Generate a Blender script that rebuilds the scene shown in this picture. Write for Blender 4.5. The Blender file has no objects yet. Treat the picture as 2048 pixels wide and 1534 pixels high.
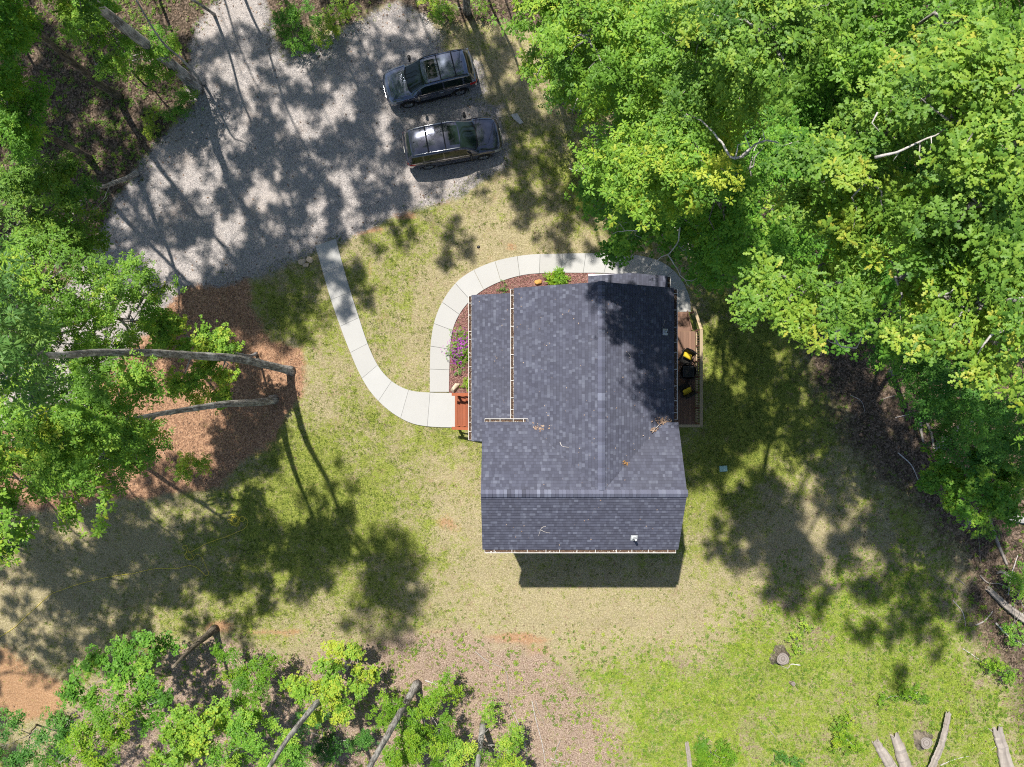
import bpy, bmesh, math, random
import numpy as np
from mathutils import Vector, Matrix

# ------------------------------------------------------------------ camera, sky, sun, exposure
SC = bpy.context.scene
COL = SC.collection
S = 39.5                    # photo pixels per metre on the ground
FPX = 1420.0                # focal length in photo pixels (24 mm equivalent drone lens)
H = FPX / S                 # flying height
random.seed(7)
RNG = np.random.default_rng(11)

cam_d = bpy.data.cameras.new('camera')
cam = bpy.data.objects.new('camera', cam_d); COL.objects.link(cam)
cam.location = (0, 0, H); cam.rotation_euler = (0, 0, 0)
cam_d.sensor_fit = 'HORIZONTAL'; cam_d.sensor_width = 36.0
cam_d.lens = 36.0 * FPX / 2048.0
cam_d.clip_start = 0.5; cam_d.clip_end = 3000
SC.camera = cam

SUN_VEC = Vector((-0.235, 0.50, 1.0)).normalized()      # towards the sun
SUN_EL = math.asin(SUN_VEC.z)
SUN_AZ = math.atan2(SUN_VEC.x, SUN_VEC.y)               # clockwise from +Y
w = bpy.data.worlds.new('World'); SC.world = w; w.use_nodes = True
nt = w.node_tree
sky = nt.nodes.new('ShaderNodeTexSky'); sky.sky_type = 'NISHITA'; sky.sun_disc = False
sky.sun_elevation = SUN_EL; sky.sun_rotation = SUN_AZ
bg = nt.nodes['Background']; bg.inputs['Strength'].default_value = 0.084
nt.links.new(sky.outputs[0], bg.inputs['Color'])
sun_d = bpy.data.lights.new('sun', 'SUN'); sun_d.energy = 5.0; sun_d.angle = math.radians(0.8)
sun_d.color = (1.0, 0.95, 0.87)
sun = bpy.data.objects.new('sun', sun_d); COL.objects.link(sun)
sun.location = (0, 0, 60)
sun.rotation_euler = SUN_VEC.to_track_quat('Z', 'Y').to_euler()
SC.view_settings.view_transform = 'Standard'; SC.view_settings.look = 'None'
SC.view_settings.exposure = 0.75; SC.view_settings.gamma = 1.0
SC.cycles.max_bounces = 6; SC.cycles.diffuse_bounces = 3; SC.cycles.glossy_bounces = 3
SC.cycles.transmission_bounces = 4; SC.cycles.transparent_max_bounces = 4
SC.cycles.use_denoising = False
SC.cycles.filter_width = 1.1


def P(px, py, z=0.0):
    """photo pixel (2048 wide) seen at height z -> world point"""
    f = (1 - z / H) / S
    return Vector(((px - 1024) * f, (767 - py) * f, z))


def A(px, py, z, r):
    """ground pixel under a blob -> where the photo sees it"""
    f = 1 - z / H
    return (1024 + (px - 1024) / f, 767 + (py - 767) / f, z, r)


def G(px, py, z=0.0):
    """ground pixel, lifted straight up to z"""
    return Vector(((px - 1024) / S, (767 - py) / S, z))


# ------------------------------------------------------------------ helpers: objects
def tag(o, label, cat, group=None, kind=None):
    o['label'] = label; o['category'] = cat
    if group: o['group'] = group
    if kind: o['kind'] = kind
    return o


def thing(name, label, cat, loc=(0, 0, 0), rz=0.0, group=None):
    o = bpy.data.objects.new(name, None); COL.objects.link(o)
    o.location = loc; o.rotation_euler = (0, 0, rz); o.empty_display_size = 0.3
    return tag(o, label, cat, group)


def link(name, me, mat, parent=None):
    o = bpy.data.objects.new(name, me); COL.objects.link(o)
    if mat is not None and len(me.materials) == 0: me.materials.append(mat)
    if parent is not None: o.parent = parent
    return o


class MB:
    """collects shapes into one mesh (optional uv per corner)"""
    def __init__(s): s.v = []; s.f = []; s.uv = []; s.tint = []

    def add(s, vs, fs, uvs=None, tint=0.5):
        n = len(s.v)
        s.v += [tuple(p) for p in vs]; s.tint += [tint] * len(vs)
        for k, f in enumerate(fs):
            s.f.append([i + n for i in f])
            s.uv.append(uvs[k] if uvs else [(0, 0)] * len(f))
        return s

    def box(s, c, size, rz=0.0, M=None, tint=0.5):
        hx, hy, hz = size[0] / 2, size[1] / 2, size[2] / 2
        vs = [Vector((x, y, z)) for x in (-hx, hx) for y in (-hy, hy) for z in (-hz, hz)]
        R = M if M is not None else Matrix.Rotation(rz, 3, 'Z')
        vs = [R @ v + Vector(c) for v in vs]
        fs = [(0, 1, 3, 2), (4, 6, 7, 5), (0, 4, 5, 1), (2, 3, 7, 6), (0, 2, 6, 4), (1, 5, 7, 3)]
        return s.add(vs, fs, tint=tint)

    def bar(s, a, b, wd, ht, tint=0.5):
        """box beam from a to b, wd sideways, ht upright"""
        a, b = Vector(a), Vector(b); d = b - a; L = d.length
        x = d.normalized(); up = Vector((0, 0, 1))
        if abs(x.z) > 0.99: up = Vector((0, 1, 0))
        y = up.cross(x).normalized(); z = x.cross(y)
        M = Matrix((x, y, z)).transposed()
        return s.box((a + b) / 2, (L, wd, ht), M=M, tint=tint)

    def tube(s, pts, rad, n=8, cap=True, jit=0.0, tint=0.5):
        pts = [Vector(p) for p in pts]
        if not hasattr(rad, '__len__'): rad = [rad] * len(pts)
        vs, fs = [], []
        u0 = None
        for i, p in enumerate(pts):
            d = (pts[min(i + 1, len(pts) - 1)] - pts[max(i - 1, 0)])
            if d.length < 1e-9: d = Vector((0, 0, 1))
            d.normalize()
            if u0 is None:
                u0 = d.orthogonal().normalized()
            u0 = (u0 - d * u0.dot(d))
            if u0.length < 1e-6: u0 = d.orthogonal()
            u0.normalize(); v0 = d.cross(u0)
            for k in range(n):
                a = 2 * math.pi * k / n
                r = rad[i] * (1 + (random.uniform(-jit, jit) if jit else 0))
                vs.append(p + (u0 * math.cos(a) + v0 * math.sin(a)) * r)
        for i in range(len(pts) - 1):
            for k in range(n):
                a, b = i * n + k, i * n + (k + 1) % n
                fs.append((a, b, b + n, a + n))
        if cap:
            fs.append(tuple(reversed(range(n)))); fs.append(tuple(range(len(vs) - n, len(vs))))
        return s.add(vs, fs, tint=tint)

    def prism(s, poly, z0, z1, tint=0.5):
        n = len(poly)
        vs = [(p[0], p[1], z0) for p in poly] + [(p[0], p[1], z1) for p in poly]
        fs = [tuple(range(n, 2 * n)), tuple(reversed(range(n)))]
        fs += [(i, (i + 1) % n, n + (i + 1) % n, n + i) for i in range(n)]
        return s.add(vs, fs, tint=tint)

    def lathe(s, prof, n=24, M=None, tint=0.5):
        """profile of (r, h) turned about local Z"""
        M = M or Matrix.Identity(4)
        vs, fs = [], []
        for r, h in prof:
            for k in range(n):
                a = 2 * math.pi * k / n
                vs.append(M @ Vector((r * math.cos(a), r * math.sin(a), h)))
        for i in range(len(prof) - 1):
            for k in range(n):
                a, b = i * n + k, i * n + (k + 1) % n
                fs.append((a, b, b + n, a + n))
        return s.add(vs, fs, tint=tint)

    def mesh(s, name, smooth=False, uv=False, tint=False):
        me = bpy.data.meshes.new(name)
        me.from_pydata(s.v, [], s.f)
        if uv:
            L = me.uv_layers.new(name='UVMap')
            L.data.foreach_set('uv', [c for f in s.uv for p in f for c in p])
        if tint:
            a = me.attributes.new('tint', 'FLOAT', 'POINT'); a.data.foreach_set('value', s.tint)
        bm = bmesh.new(); bm.from_mesh(me)
        if not uv: bmesh.ops.recalc_face_normals(bm, faces=bm.faces)
        bm.to_mesh(me); bm.free()
        if smooth:
            me.polygons.foreach_set('use_smooth', [True] * len(me.polygons))
        me.update()
        return me

    def build(s, name, mat, parent=None, smooth=False, uv=False, bevel=0.0, tint=False):
        o = link(name, s.mesh(name, smooth, uv, tint), mat, parent)
        if bevel:
            m = o.modifiers.new('bevel', 'BEVEL'); m.width = bevel; m.segments = 2
            m.limit_method = 'ANGLE'; m.angle_limit = math.radians(40)
        return o


def catmull(pts, step):
    """resampled smooth curve through pts (tuples of any dimension)"""
    A = np.array(pts, float)
    A = np.vstack([2 * A[0] - A[1], A, 2 * A[-1] - A[-2]])
    out = []
    for i in range(1, len(A) - 2):
        p0, p1, p2, p3 = A[i - 1], A[i], A[i + 1], A[i + 2]
        n = max(1, int(np.linalg.norm(p2 - p1) / step))
        for k in range(n):
            t = k / n
            out.append(0.5 * ((2 * p1) + (-p0 + p2) * t + (2 * p0 - 5 * p1 + 4 * p2 - p3) * t * t + (-p0 + 3 * p1 - 3 * p2 + p3) * t ** 3))
    out.append(A[-2])
    return np.array(out)


# ------------------------------------------------------------------ helpers: materials
class N:
    def __init__(s, name):
        s.m = bpy.data.materials.new(name); s.m.use_nodes = True
        s.t = s.m.node_tree; s.b = s.t.nodes['Principled BSDF']; s.out = s.t.nodes['Material Output']

    def n(s, typ, **kw):
        nd = s.t.nodes.new('ShaderNode' + typ)
        for k, v in kw.items(): setattr(nd, k, v)
        return nd

    def set(s, sock, v):
        if isinstance(v, bpy.types.NodeSocket): s.t.links.new(v, sock)
        elif v is not None:
            if hasattr(sock.default_value, '__len__') and not hasattr(v, '__len__'): v = (v, v, v)
            if hasattr(sock.default_value, '__len__') and len(sock.default_value) == 4 and len(v) == 3: v = (*v, 1)
            sock.default_value = v

    def math(s, op, a, b=None, c=None, clamp=False):
        nd = s.n('Math', operation=op); nd.use_clamp = clamp
        for i, v in enumerate((a, b, c)):
            if v is not None: s.set(nd.inputs[i], v)
        return nd.outputs[0]

    def mix(s, f, a, b, blend='MIX'):
        nd = s.n('MixRGB', blend_type=blend)
        s.set(nd.inputs[0], f); s.set(nd.inputs[1], a); s.set(nd.inputs[2], b)
        return nd.outputs[0]

    def ramp(s, f, stops, interp='LINEAR'):
        nd = s.n('ValToRGB'); cr = nd.color_ramp; cr.interpolation = interp
        while len(cr.elements) < len(stops): cr.elements.new(0.5)
        for e, (p, c) in zip(cr.elements, stops):
            e.position = p
            if not hasattr(c, '__len__'): c = (c, c, c)
            e.color = (*c, 1)
        s.set(nd.inputs[0], f)
        return nd.outputs[0]

    def sstep(s, f, a, b):
        nd = s.n('MapRange', interpolation_type='SMOOTHSTEP')
        s.set(nd.inputs[0], f); nd.inputs[1].default_value = a; nd.inputs[2].default_value = b
        return nd.outputs[0]

    def coord(s, kind='Object', scale=None, rot=None):
        o = s.n('TexCoord').outputs[kind]
        if scale is not None or rot is not None:
            mp = s.n('Mapping'); s.t.links.new(o, mp.inputs[0])
            if scale is not None: s.set(mp.inputs['Scale'], scale)
            if rot is not None: mp.inputs['Rotation'].default_value = rot
            o = mp.outputs[0]
        return o

    def noise(s, scale, detail=3, rough=0.55, vec=None, out=0):
        nd = s.n('TexNoise'); nd.inputs['Scale'].default_value = scale
        nd.inputs['Detail'].default_value = detail; nd.inputs['Roughness'].default_value = rough
        s.set(nd.inputs['Vector'], vec if vec is not None else s.pos())
        return nd.outputs[out]

    def pos(s):
        if not hasattr(s, '_p'): s._p = s.n('NewGeometry').outputs['Position']
        return s._p

    def voro(s, scale, vec=None, out='Color', feature='F1'):
        nd = s.n('TexVoronoi', feature=feature); nd.inputs['Scale'].default_value = scale
        s.set(nd.inputs['Vector'], vec if vec is not None else s.pos())
        return nd.outputs[out]

    def attr(s, name):
        nd = s.n('Attribute'); nd.attribute_name = name
        return nd.outputs['Fac']

    def bump(s, h, strength=0.4, dist=0.02):
        nd = s.n('Bump'); nd.inputs['Strength'].default_value = strength; nd.inputs['Distance'].default_value = dist
        s.set(nd.inputs['Height'], h); s.t.links.new(nd.outputs[0], s.b.inputs['Normal'])

    def fin(s, col, rough=0.85, spec=0.3, metal=0.0, coat=0.0):
        s.set(s.b.inputs['Base Color'], col); s.set(s.b.inputs['Roughness'], rough)
        s.set(s.b.inputs['Specular IOR Level'], spec); s.set(s.b.inputs['Metallic'], metal)
        s.set(s.b.inputs['Coat Weight'], coat)
        if coat: s.b.inputs['Coat Roughness'].default_value = 0.03
        return s.m


M = {}


def simple(name, col, rough=0.7, var=0.2, scale=8, spec=0.3, bump=0.0, metal=0.0, coat=0.0):
    a = N(name)
    f = a.noise(scale, 4)
    c = a.mix(f, tuple(x * (1 - var) for x in col), tuple(min(1, x * (1 + var)) for x in col))
    if bump: a.bump(a.noise(scale * 4, 4), bump, 0.01)
    M[name] = a.fin(c, rough, spec, metal, coat)
    return M[name]


simple('white_trim', (0.55, 0.53, 0.50), 0.55, 0.06)
simple('gutter_white', (0.52, 0.50, 0.47), 0.5, 0.25, 5)
simple('siding', (0.62, 0.60, 0.55), 0.6, 0.05)
simple('window_glass', (0.03, 0.04, 0.05), 0.08, 0.1, spec=0.5)
simple('door_paint', (0.16, 0.045, 0.03), 0.5, 0.1)
simple('black_plastic', (0.012, 0.012, 0.013), 0.5, 0.2)
simple('rubber', (0.016, 0.016, 0.017), 0.8, 0.2)
simple('alloy', (0.45, 0.46, 0.48), 0.3, 0.1, metal=0.8)
simple('chrome', (0.7, 0.71, 0.73), 0.15, 0.05, metal=1.0)
simple('red_lens', (0.42, 0.015, 0.02), 0.15, 0.1, spec=0.6)
simple('clear_lens', (0.26, 0.28, 0.30), 0.12, 0.1, spec=0.6)
simple('car_glass', (0.010, 0.018, 0.015), 0.05, 0.3, spec=0.45)
simple('black_metal', (0.013, 0.013, 0.014), 0.45, 0.2)
simple('frame_grey', (0.06, 0.065, 0.07), 0.5, 0.1)
simple('wicker', (0.016, 0.014, 0.012), 0.7, 0.4, 40, bump=0.3)
simple('yellow_cloth', (0.55, 0.40, 0.025), 0.9, 0.12, 30, bump=0.2)
simple('hose_yellow', (0.62, 0.50, 0.06), 0.5, 0.08)
simple('green_plastic', (0.30, 0.46, 0.40), 0.5, 0.08)
simple('pipe_white', (0.42, 0.44, 0.45), 0.5, 0.1)
simple('paper', (0.7, 0.68, 0.62), 0.8, 0.1)
simple('stoop_slab', (0.50, 0.48, 0.55), 0.8, 0.06)


def car_paint(name, col, coat=1.0):
    a = N(name)
    f = a.noise(600, 1)
    c = a.mix(f, tuple(x * 0.8 for x in col), tuple(x * 1.3 for x in col))
    dust = a.noise(3.0, 5)
    c = a.mix(a.math('MULTIPLY', a.sstep(dust, 0.45, 0.8), 0.12), c, (0.25, 0.23, 0.2))
    M[name] = a.fin(c, a.math('MULTIPLY_ADD', dust, 0.12, 0.08), 0.6, 0.6, coat)


car_paint('paint_slate', (0.095, 0.115, 0.165))
car_paint('paint_black', (0.040, 0.046, 0.072))


def concrete():
    a = N('concrete')
    c = a.mix(a.noise(0.9, 5), (0.40, 0.40, 0.385), (0.475, 0.475, 0.455))
    c = a.mix(a.math('MULTIPLY', a.noise(90, 2), 0.25), c, (0.34, 0.33, 0.31))
    sp = a.sstep(a.noise(14, 4, 0.7), 0.68, 0.78)
    c = a.mix(a.math('MULTIPLY', sp, 0.35), c, (0.26, 0.24, 0.2))
    c = a.mix(a.math('MULTIPLY', a.attr('tint'), 0.55), c, (0.36, 0.35, 0.325))
    c = a.mix(1.0, c, (0.84, 0.84, 0.85), 'MULTIPLY')
    st = a.sstep(a.noise(2.2, 6, 0.75), 0.58, 0.75)
    c = a.mix(a.math('MULTIPLY', st, 0.16), c, (0.2, 0.185, 0.16))
    a.bump(a.noise(120, 3), 0.15, 0.004)
    M['concrete'] = a.fin(c, 0.88, 0.25)


concrete()


def shingle(name, k=1.0):
    a = N(name)
    uv = a.n('UVMap').outputs[0]
    sx = a.n('SeparateXYZ'); a.t.links.new(uv, sx.inputs[0])
    u, v = sx.outputs[0], sx.outputs[1]
    row = a.math('FLOOR', v)
    wn = a.n('TexWhiteNoise', noise_dimensions='1D'); a.set(wn.inputs['W'], row)
    u2 = a.math('MULTIPLY_ADD', wn.outputs['Value'], 9.7, a.math('DIVIDE', u, 0.125))
    # uneven tab widths
    u2 = a.math('ADD', u2, a.math('MULTIPLY', a.math('SINE', a.math('MULTIPLY', u2, 2.3)), 0.16))
    cell = a.math('FLOOR', u2)
    cx = a.n('CombineXYZ'); a.set(cx.inputs[0], cell); a.set(cx.inputs[1], row)
    w2 = a.n('TexWhiteNoise', noise_dimensions='2D'); a.set(w2.inputs['Vector'], cx.outputs[0])
    r = w2.outputs['Value']
    c = a.ramp(r, [(0.0, (0.046 * k, 0.048 * k, 0.067 * k)), (0.45, (0.056 * k, 0.059 * k, 0.082 * k)),
                   (0.78, (0.066 * k, 0.070 * k, 0.097 * k)), (0.93, (0.080 * k, 0.086 * k, 0.114 * k)), (1.0, (0.098 * k, 0.105 * k, 0.138 * k))])
    g = a.noise(160, 2, 0.7)
    c = a.mix(0.5, c, a.ramp(g, [(0.25, 0.25), (0.75, 0.75)]), 'SOFT_LIGHT')
    big = a.noise(0.7, 4)
    c = a.mix(a.math('MULTIPLY', a.sstep(big, 0.4, 0.75), 0.22), c, (0.085, 0.088, 0.105))
    # darker line in the colour along the foot of each course
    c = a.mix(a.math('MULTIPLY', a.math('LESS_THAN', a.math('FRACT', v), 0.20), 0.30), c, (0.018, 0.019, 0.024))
    # slit between tabs
    fr = a.math('FRACT', u2)
    slit = a.math('LESS_THAN', fr, 0.05)
    c = a.mix(a.math('MULTIPLY', slit, 0.35), c, (0.02, 0.02, 0.024))
    a.bump(g, 0.25, 0.004)
    M[name] = a.fin(c, 0.92, 0.2)


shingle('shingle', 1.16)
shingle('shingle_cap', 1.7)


def wood(name, dark, light, board=0.0):
    a = N(name)
    v = a.coord('Object', (6, 1.2, 6))
    f = a.noise(3.0, 5, 0.65, v)
    c = a.mix(f, dark, light)
    c = a.mix(a.math('MULTIPLY', a.attr('tint'), 0.6), c, tuple(x * 0.55 for x in dark))
    c = a.mix(a.math('MULTIPLY', a.sstep(a.noise(2.5, 4), 0.5, 0.8), 0.3), c, (0.16, 0.11, 0.08))
    a.bump(f, 0.25, 0.006)
    M[name] = a.fin(c, 0.7, 0.3)


wood('red_wood', (0.20, 0.050, 0.022), (0.34, 0.105, 0.045))
wood('deck_wood', (0.15, 0.085, 0.058), (0.25, 0.145, 0.098))
wood('rail_wood', (0.28, 0.215, 0.13), (0.42, 0.33, 0.21))
wood('dead_wood', (0.20, 0.17, 0.145), (0.40, 0.36, 0.315))


def bark(name, dark, light, moss=0.0):
    a = N(name)
    v = a.coord('Object', (7, 7, 1.3))
    f = a.math('MULTIPLY_ADD', a.noise(1.5, 6, 0.75, v), 0.7, a.math('MULTIPLY', a.noise(3.2, 4, 0.8, v), 0.3))
    c = a.ramp(f, [(0.36, tuple(x * 0.6 for x in dark)), (0.47, dark), (0.62, light)])
    pt = a.sstep(a.noise(1.1, 4), 0.5, 0.72)
    c = a.mix(a.math('MULTIPLY', pt, 0.45), c, tuple(min(1, x * 1.5) for x in light))
    if moss: c = a.mix(a.math('MULTIPLY', a.sstep(a.noise(1.7, 4), 0.45, 0.7), moss), c, (0.09, 0.11, 0.04))
    a.bump(f, 0.9, 0.05)
    M[name] = a.fin(c, 0.9, 0.2)


bark('bark_grey', (0.15, 0.138, 0.125), (0.50, 0.48, 0.45))
bark('bark_brown', (0.07, 0.057, 0.045), (0.26, 0.215, 0.165), 0.2)
bark('bark_pale', (0.22, 0.21, 0.20), (0.46, 0.45, 0.44))
bark('twig_pale', (0.34, 0.31, 0.29), (0.58, 0.55, 0.52))


def leafmat(name, stops, trans=0.42, rough=0.5, spec=0.28):
    a = N(name)
    t = a.attr('tint')
    c = a.ramp(t, stops)
    if name in ('leaf_oak', 'leaf_maple', 'leaf_dark'): c = a.mix(1.0, c, (1.13, 1.11, 1.08), 'MULTIPLY')
    c = a.mix(0.25, c, a.ramp(a.noise(1.3, 2), [(0.3, 0.3), (0.7, 0.7)]), 'SOFT_LIGHT')
    a.fin(c, rough, spec)
    tr = a.n('BsdfTranslucent')
    c2 = a.mix(1.0, c, (1.25, 1.15, 0.6), 'MULTIPLY')
    a.set(tr.inputs['Color'], c2)
    ms = a.n('MixShader'); ms.inputs[0].default_value = trans
    a.t.links.new(a.b.outputs[0], ms.inputs[1]); a.t.links.new(tr.outputs[0], ms.inputs[2])
    a.t.links.new(ms.outputs[0], a.out.inputs['Surface'])
    M[name] = a.m


leafmat('leaf_oak', [(0, (0.065, 0.15, 0.020)), (0.5, (0.14, 0.29, 0.034)), (0.85, (0.24, 0.39, 0.042)), (1, (0.36, 0.43, 0.05))])
leafmat('leaf_oak_yellow', [(0, (0.06, 0.15, 0.022)), (0.45, (0.165, 0.31, 0.042)), (0.8, (0.285, 0.41, 0.05)), (1, (0.42, 0.43, 0.065))])
leafmat('leaf_maple', [(0, (0.05, 0.14, 0.020)), (0.5, (0.105, 0.265, 0.030)), (0.85, (0.175, 0.34, 0.038)), (1, (0.26, 0.40, 0.048))])
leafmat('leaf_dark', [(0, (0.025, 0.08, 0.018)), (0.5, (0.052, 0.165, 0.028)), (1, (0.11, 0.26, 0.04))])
leafmat('leaf_blue', [(0, (0.06, 0.15, 0.035)), (0.5, (0.12, 0.26, 0.06)), (1, (0.22, 0.37, 0.08))])
leafmat('leaf_lime', [(0, (0.09, 0.22, 0.020)), (0.5, (0.18, 0.34, 0.022)), (1, (0.34, 0.42, 0.03))])
leafmat('leaf_weed', [(0, (0.08, 0.16, 0.016)), (0.5, (0.18, 0.29, 0.022)), (1, (0.34, 0.42, 0.04))], 0.3, 0.55, 0.3)
leafmat('grass_mat', [(0, (0.05, 0.09, 0.012)), (0.3, (0.16, 0.22, 0.028)), (0.55, (0.29, 0.305, 0.07)), (0.8, (0.36, 0.32, 0.17)), (1, (0.52, 0.47, 0.30))], 0.25, 0.6, 0.25)
leafmat('flower_purple', [(0, (0.22, 0.03, 0.28)), (0.6, (0.40, 0.05, 0.46)), (1, (0.62, 0.14, 0.66))], 0.3, 0.6, 0.2)
leafmat('dry_leaf', [(0, (0.075, 0.045, 0.03)), (0.5, (0.19, 0.125, 0.085)), (0.8, (0.30, 0.20, 0.14)), (1, (0.42, 0.32, 0.24))], 0.15, 0.7, 0.2)
leafmat('orange_leaf', [(0, (0.20, 0.10, 0.04)), (1, (0.40, 0.24, 0.10))], 0.2, 0.7, 0.2)


def stone(name, a_, b_, sc=5):
    a = N(name)
    c = a.mix(a.noise(sc, 5, 0.65), a_, b_)
    c = a.mix(a.math('MULTIPLY', a.attr('tint'), 0.0), c, a_)
    a.bump(a.noise(sc * 4, 4), 0.5, 0.02)
    M[name] = a.fin(c, 0.85, 0.25)


stone('tan_stone', (0.34, 0.27, 0.19), (0.58, 0.50, 0.38))
stone('orange_stone', (0.36, 0.17, 0.04), (0.52, 0.30, 0.09))
stone('brown_stone', (0.34, 0.25, 0.17), (0.60, 0.48, 0.35))
stone('grey_stone', (0.32, 0.31, 0.29), (0.50, 0.48, 0.45))


def gravel():
    a = N('gravel')
    c = a.ramp(a.voro(16), [(0.05, (0.13, 0.125, 0.13)), (0.45, (0.27, 0.255, 0.25)), (0.85, (0.47, 0.44, 0.42))])
    c2 = a.ramp(a.voro(38), [(0.05, (0.11, 0.105, 0.11)), (0.5, (0.28, 0.265, 0.26)), (0.9, (0.56, 0.52, 0.49))])
    c = a.mix(0.6, c, c2)
    big = a.noise(0.35, 5, 0.6)
    c = a.mix(a.math('MULTIPLY', a.sstep(big, 0.42, 0.68), 0.45), c, (0.40, 0.36, 0.33))
    c = a.mix(a.math('MULTIPLY', a.sstep(a.noise(0.5, 4), 0.55, 0.8), 0.35), c, (0.22, 0.16, 0.12))
    tr = a.sstep(a.noise(0.9, 5, 0.7), 0.55, 0.7)
    c = a.mix(a.math('MULTIPLY', tr, 0.30), c, (0.17, 0.14, 0.12))
    c = a.mix(1.0, c, (0.95, 0.92, 0.90), 'MULTIPLY')
    a.bump(a.voro(22, out='Distance'), 0.9, 0.03)
    M['gravel'] = a.fin(c, 0.9, 0.2)
    b = N('gravel_stone')
    c = b.ramp(b.attr('tint'), [(0, (0.10, 0.10, 0.11)), (0.45, (0.26, 0.25, 0.25)), (0.8, (0.46, 0.43, 0.41)), (1, (0.66, 0.63, 0.60))])
    M['gravel_stone'] = b.fin(c, 0.85, 0.25)


gravel()


def ground_mat():
    a = N('ground')
    n1 = a.noise(2.2, 5, 0.6); n2 = a.noise(9, 4, 0.65); n3 = a.noise(45, 3, 0.7); nb = a.noise(0.45, 4, 0.55)

    def wt(name, lo=0.35, hi=0.65, k=0.55):
        s = a.math('ADD', a.attr(name), a.math('MULTIPLY', a.math('ADD', a.math('SUBTRACT', n1, 0.5), a.math('MULTIPLY', a.math('SUBTRACT', n2, 0.5), 0.7)), k))
        return a.sstep(s, lo, hi)
    n4 = a.noise(15, 3, 0.85); nm = a.math('MULTIPLY_ADD', n4, 0.75, a.math('MULTIPLY', n3, 0.25))
    straw = a.ramp(nm, [(0.33, (0.13, 0.105, 0.05)), (0.45, (0.30, 0.255, 0.14)), (0.55, (0.41, 0.355, 0.21)), (0.66, (0.58, 0.52, 0.35))])
    green = a.ramp(nm, [(0.33, (0.035, 0.065, 0.010)), (0.47, (0.175, 0.215, 0.034)), (0.56, (0.28, 0.31, 0.065)), (0.67, (0.40, 0.40, 0.13))])
    n0 = a.noise(0.8, 5, 0.7)
    gw = a.math('ADD', a.attr('green'), a.math('MULTIPLY', a.math('SUBTRACT', n1, 0.5), 1.5))
    gw = a.math('ADD', gw, a.math('MULTIPLY', a.math('SUBTRACT', n0, 0.5), 1.6))
    gw = a.math('ADD', gw, a.math('MULTIPLY', a.math('SUBTRACT', n2, 0.5), 1.6))
    c = a.mix(a.sstep(gw, 0.25, 0.85), straw, green)
    # thin worn spots of soil between the grass
    soil = a.ramp(n3, [(0.3, (0.20, 0.125, 0.075)), (0.7, (0.42, 0.29, 0.19))])
    c = a.mix(a.math('MULTIPLY', a.sstep(a.noise(1.3, 6, 0.8), 0.54, 0.68), 0.6), c, soil)
    orange = a.ramp(nm, [(0.35, (0.24, 0.125, 0.06)), (0.5, (0.38, 0.225, 0.12)), (0.65, (0.52, 0.36, 0.22))])
    c = a.mix(wt('dirt'), c, orange)
    mul = a.ramp(a.voro(20), [(0.05, (0.11, 0.062, 0.042)), (0.45, (0.285, 0.155, 0.088)), (0.9, (0.50, 0.305, 0.185))])
    mul = a.mix(a.math('MULTIPLY', a.sstep(nm, 0.48, 0.62), 0.5), mul, (0.47, 0.315, 0.215))
    c = a.mix(wt('mulch'), c, mul)
    tw = a.ramp(a.noise(18, 4, 0.85), [(0.36, (0.12, 0.078, 0.055)), (0.48, (0.28, 0.20, 0.145)), (0.62, (0.53, 0.43, 0.34))])
    c = a.mix(wt('twiggy'), c, tw)
    lit = a.ramp(a.voro(14), [(0.1, (0.035, 0.027, 0.018)), (0.5, (0.10, 0.074, 0.052)), (0.9, (0.24, 0.18, 0.135))])
    lit = a.mix(a.math('MULTIPLY', a.sstep(n1, 0.5, 0.7), 0.4), lit, (0.10, 0.085, 0.05))
    c = a.mix(wt('litter'), c, lit)
    gr = a.ramp(a.voro(30), [(0.1, (0.15, 0.14, 0.14)), (0.9, (0.47, 0.43, 0.40))])
    c = a.mix(wt('stony'), c, gr)
    lime = a.ramp(nm, [(0.35, (0.07, 0.12, 0.012)), (0.5, (0.20, 0.29, 0.03)), (0.65, (0.36, 0.43, 0.07))])
    c = a.mix(a.math('MULTIPLY', a.sstep(a.math('ADD', a.attr('weed'), a.math('MULTIPLY', a.math('SUBTRACT', a.math('ADD', n1, n2), 1.0), 2.6)), 0.35, 1.15), 0.66), c, lime)
    c = a.mix(0.55, c, a.ramp(a.math('ADD', a.math('MULTIPLY', n0, .4), a.math('MULTIPLY', n2, .6)), [(0.34, 0.28), (0.5, 0.5), (0.66, 0.70)]), 'OVERLAY')
    c = a.mix(1.0, c, (0.95, 0.94, 0.95), 'MULTIPLY')
    a.bump(a.math('ADD', n3, a.math('MULTIPLY', n2, 0.6)), 0.9, 0.06)
    M['ground'] = a.fin(c, 0.95, 0.1)


ground_mat()


def mulchbed():
    a = N('bark_mulch')
    c = a.ramp(a.voro(32), [(0.05, (0.07, 0.032, 0.030)), (0.5, (0.20, 0.095, 0.085)), (0.85, (0.34, 0.19, 0.17)), (1, (0.5, 0.36, 0.32))])
    a.bump(a.voro(32, out='Distance'), 0.9, 0.04)
    M['bark_mulch'] = a.fin(c, 0.95, 0.1)


mulchbed()


# ------------------------------------------------------------------ ground fields
def vnoise(x, y, scale, seed):
    r = np.random.default_rng(seed); T = r.random((256, 256))
    xs, ys = x * scale + 1000.3, y * scale + 1000.7
    xi, yi = np.floor(xs).astype(int), np.floor(ys).astype(int)
    fx, fy = xs - xi, ys - yi
    fx = fx * fx * (3 - 2 * fx); fy = fy * fy * (3 - 2 * fy)
    g = lambda i, j: T[i % 256, j % 256]
    return (g(xi, yi) * (1 - fx) + g(xi + 1, yi) * fx) * (1 - fy) + (g(xi, yi + 1) * (1 - fx) + g(xi + 1, yi + 1) * fx) * fy


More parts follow.
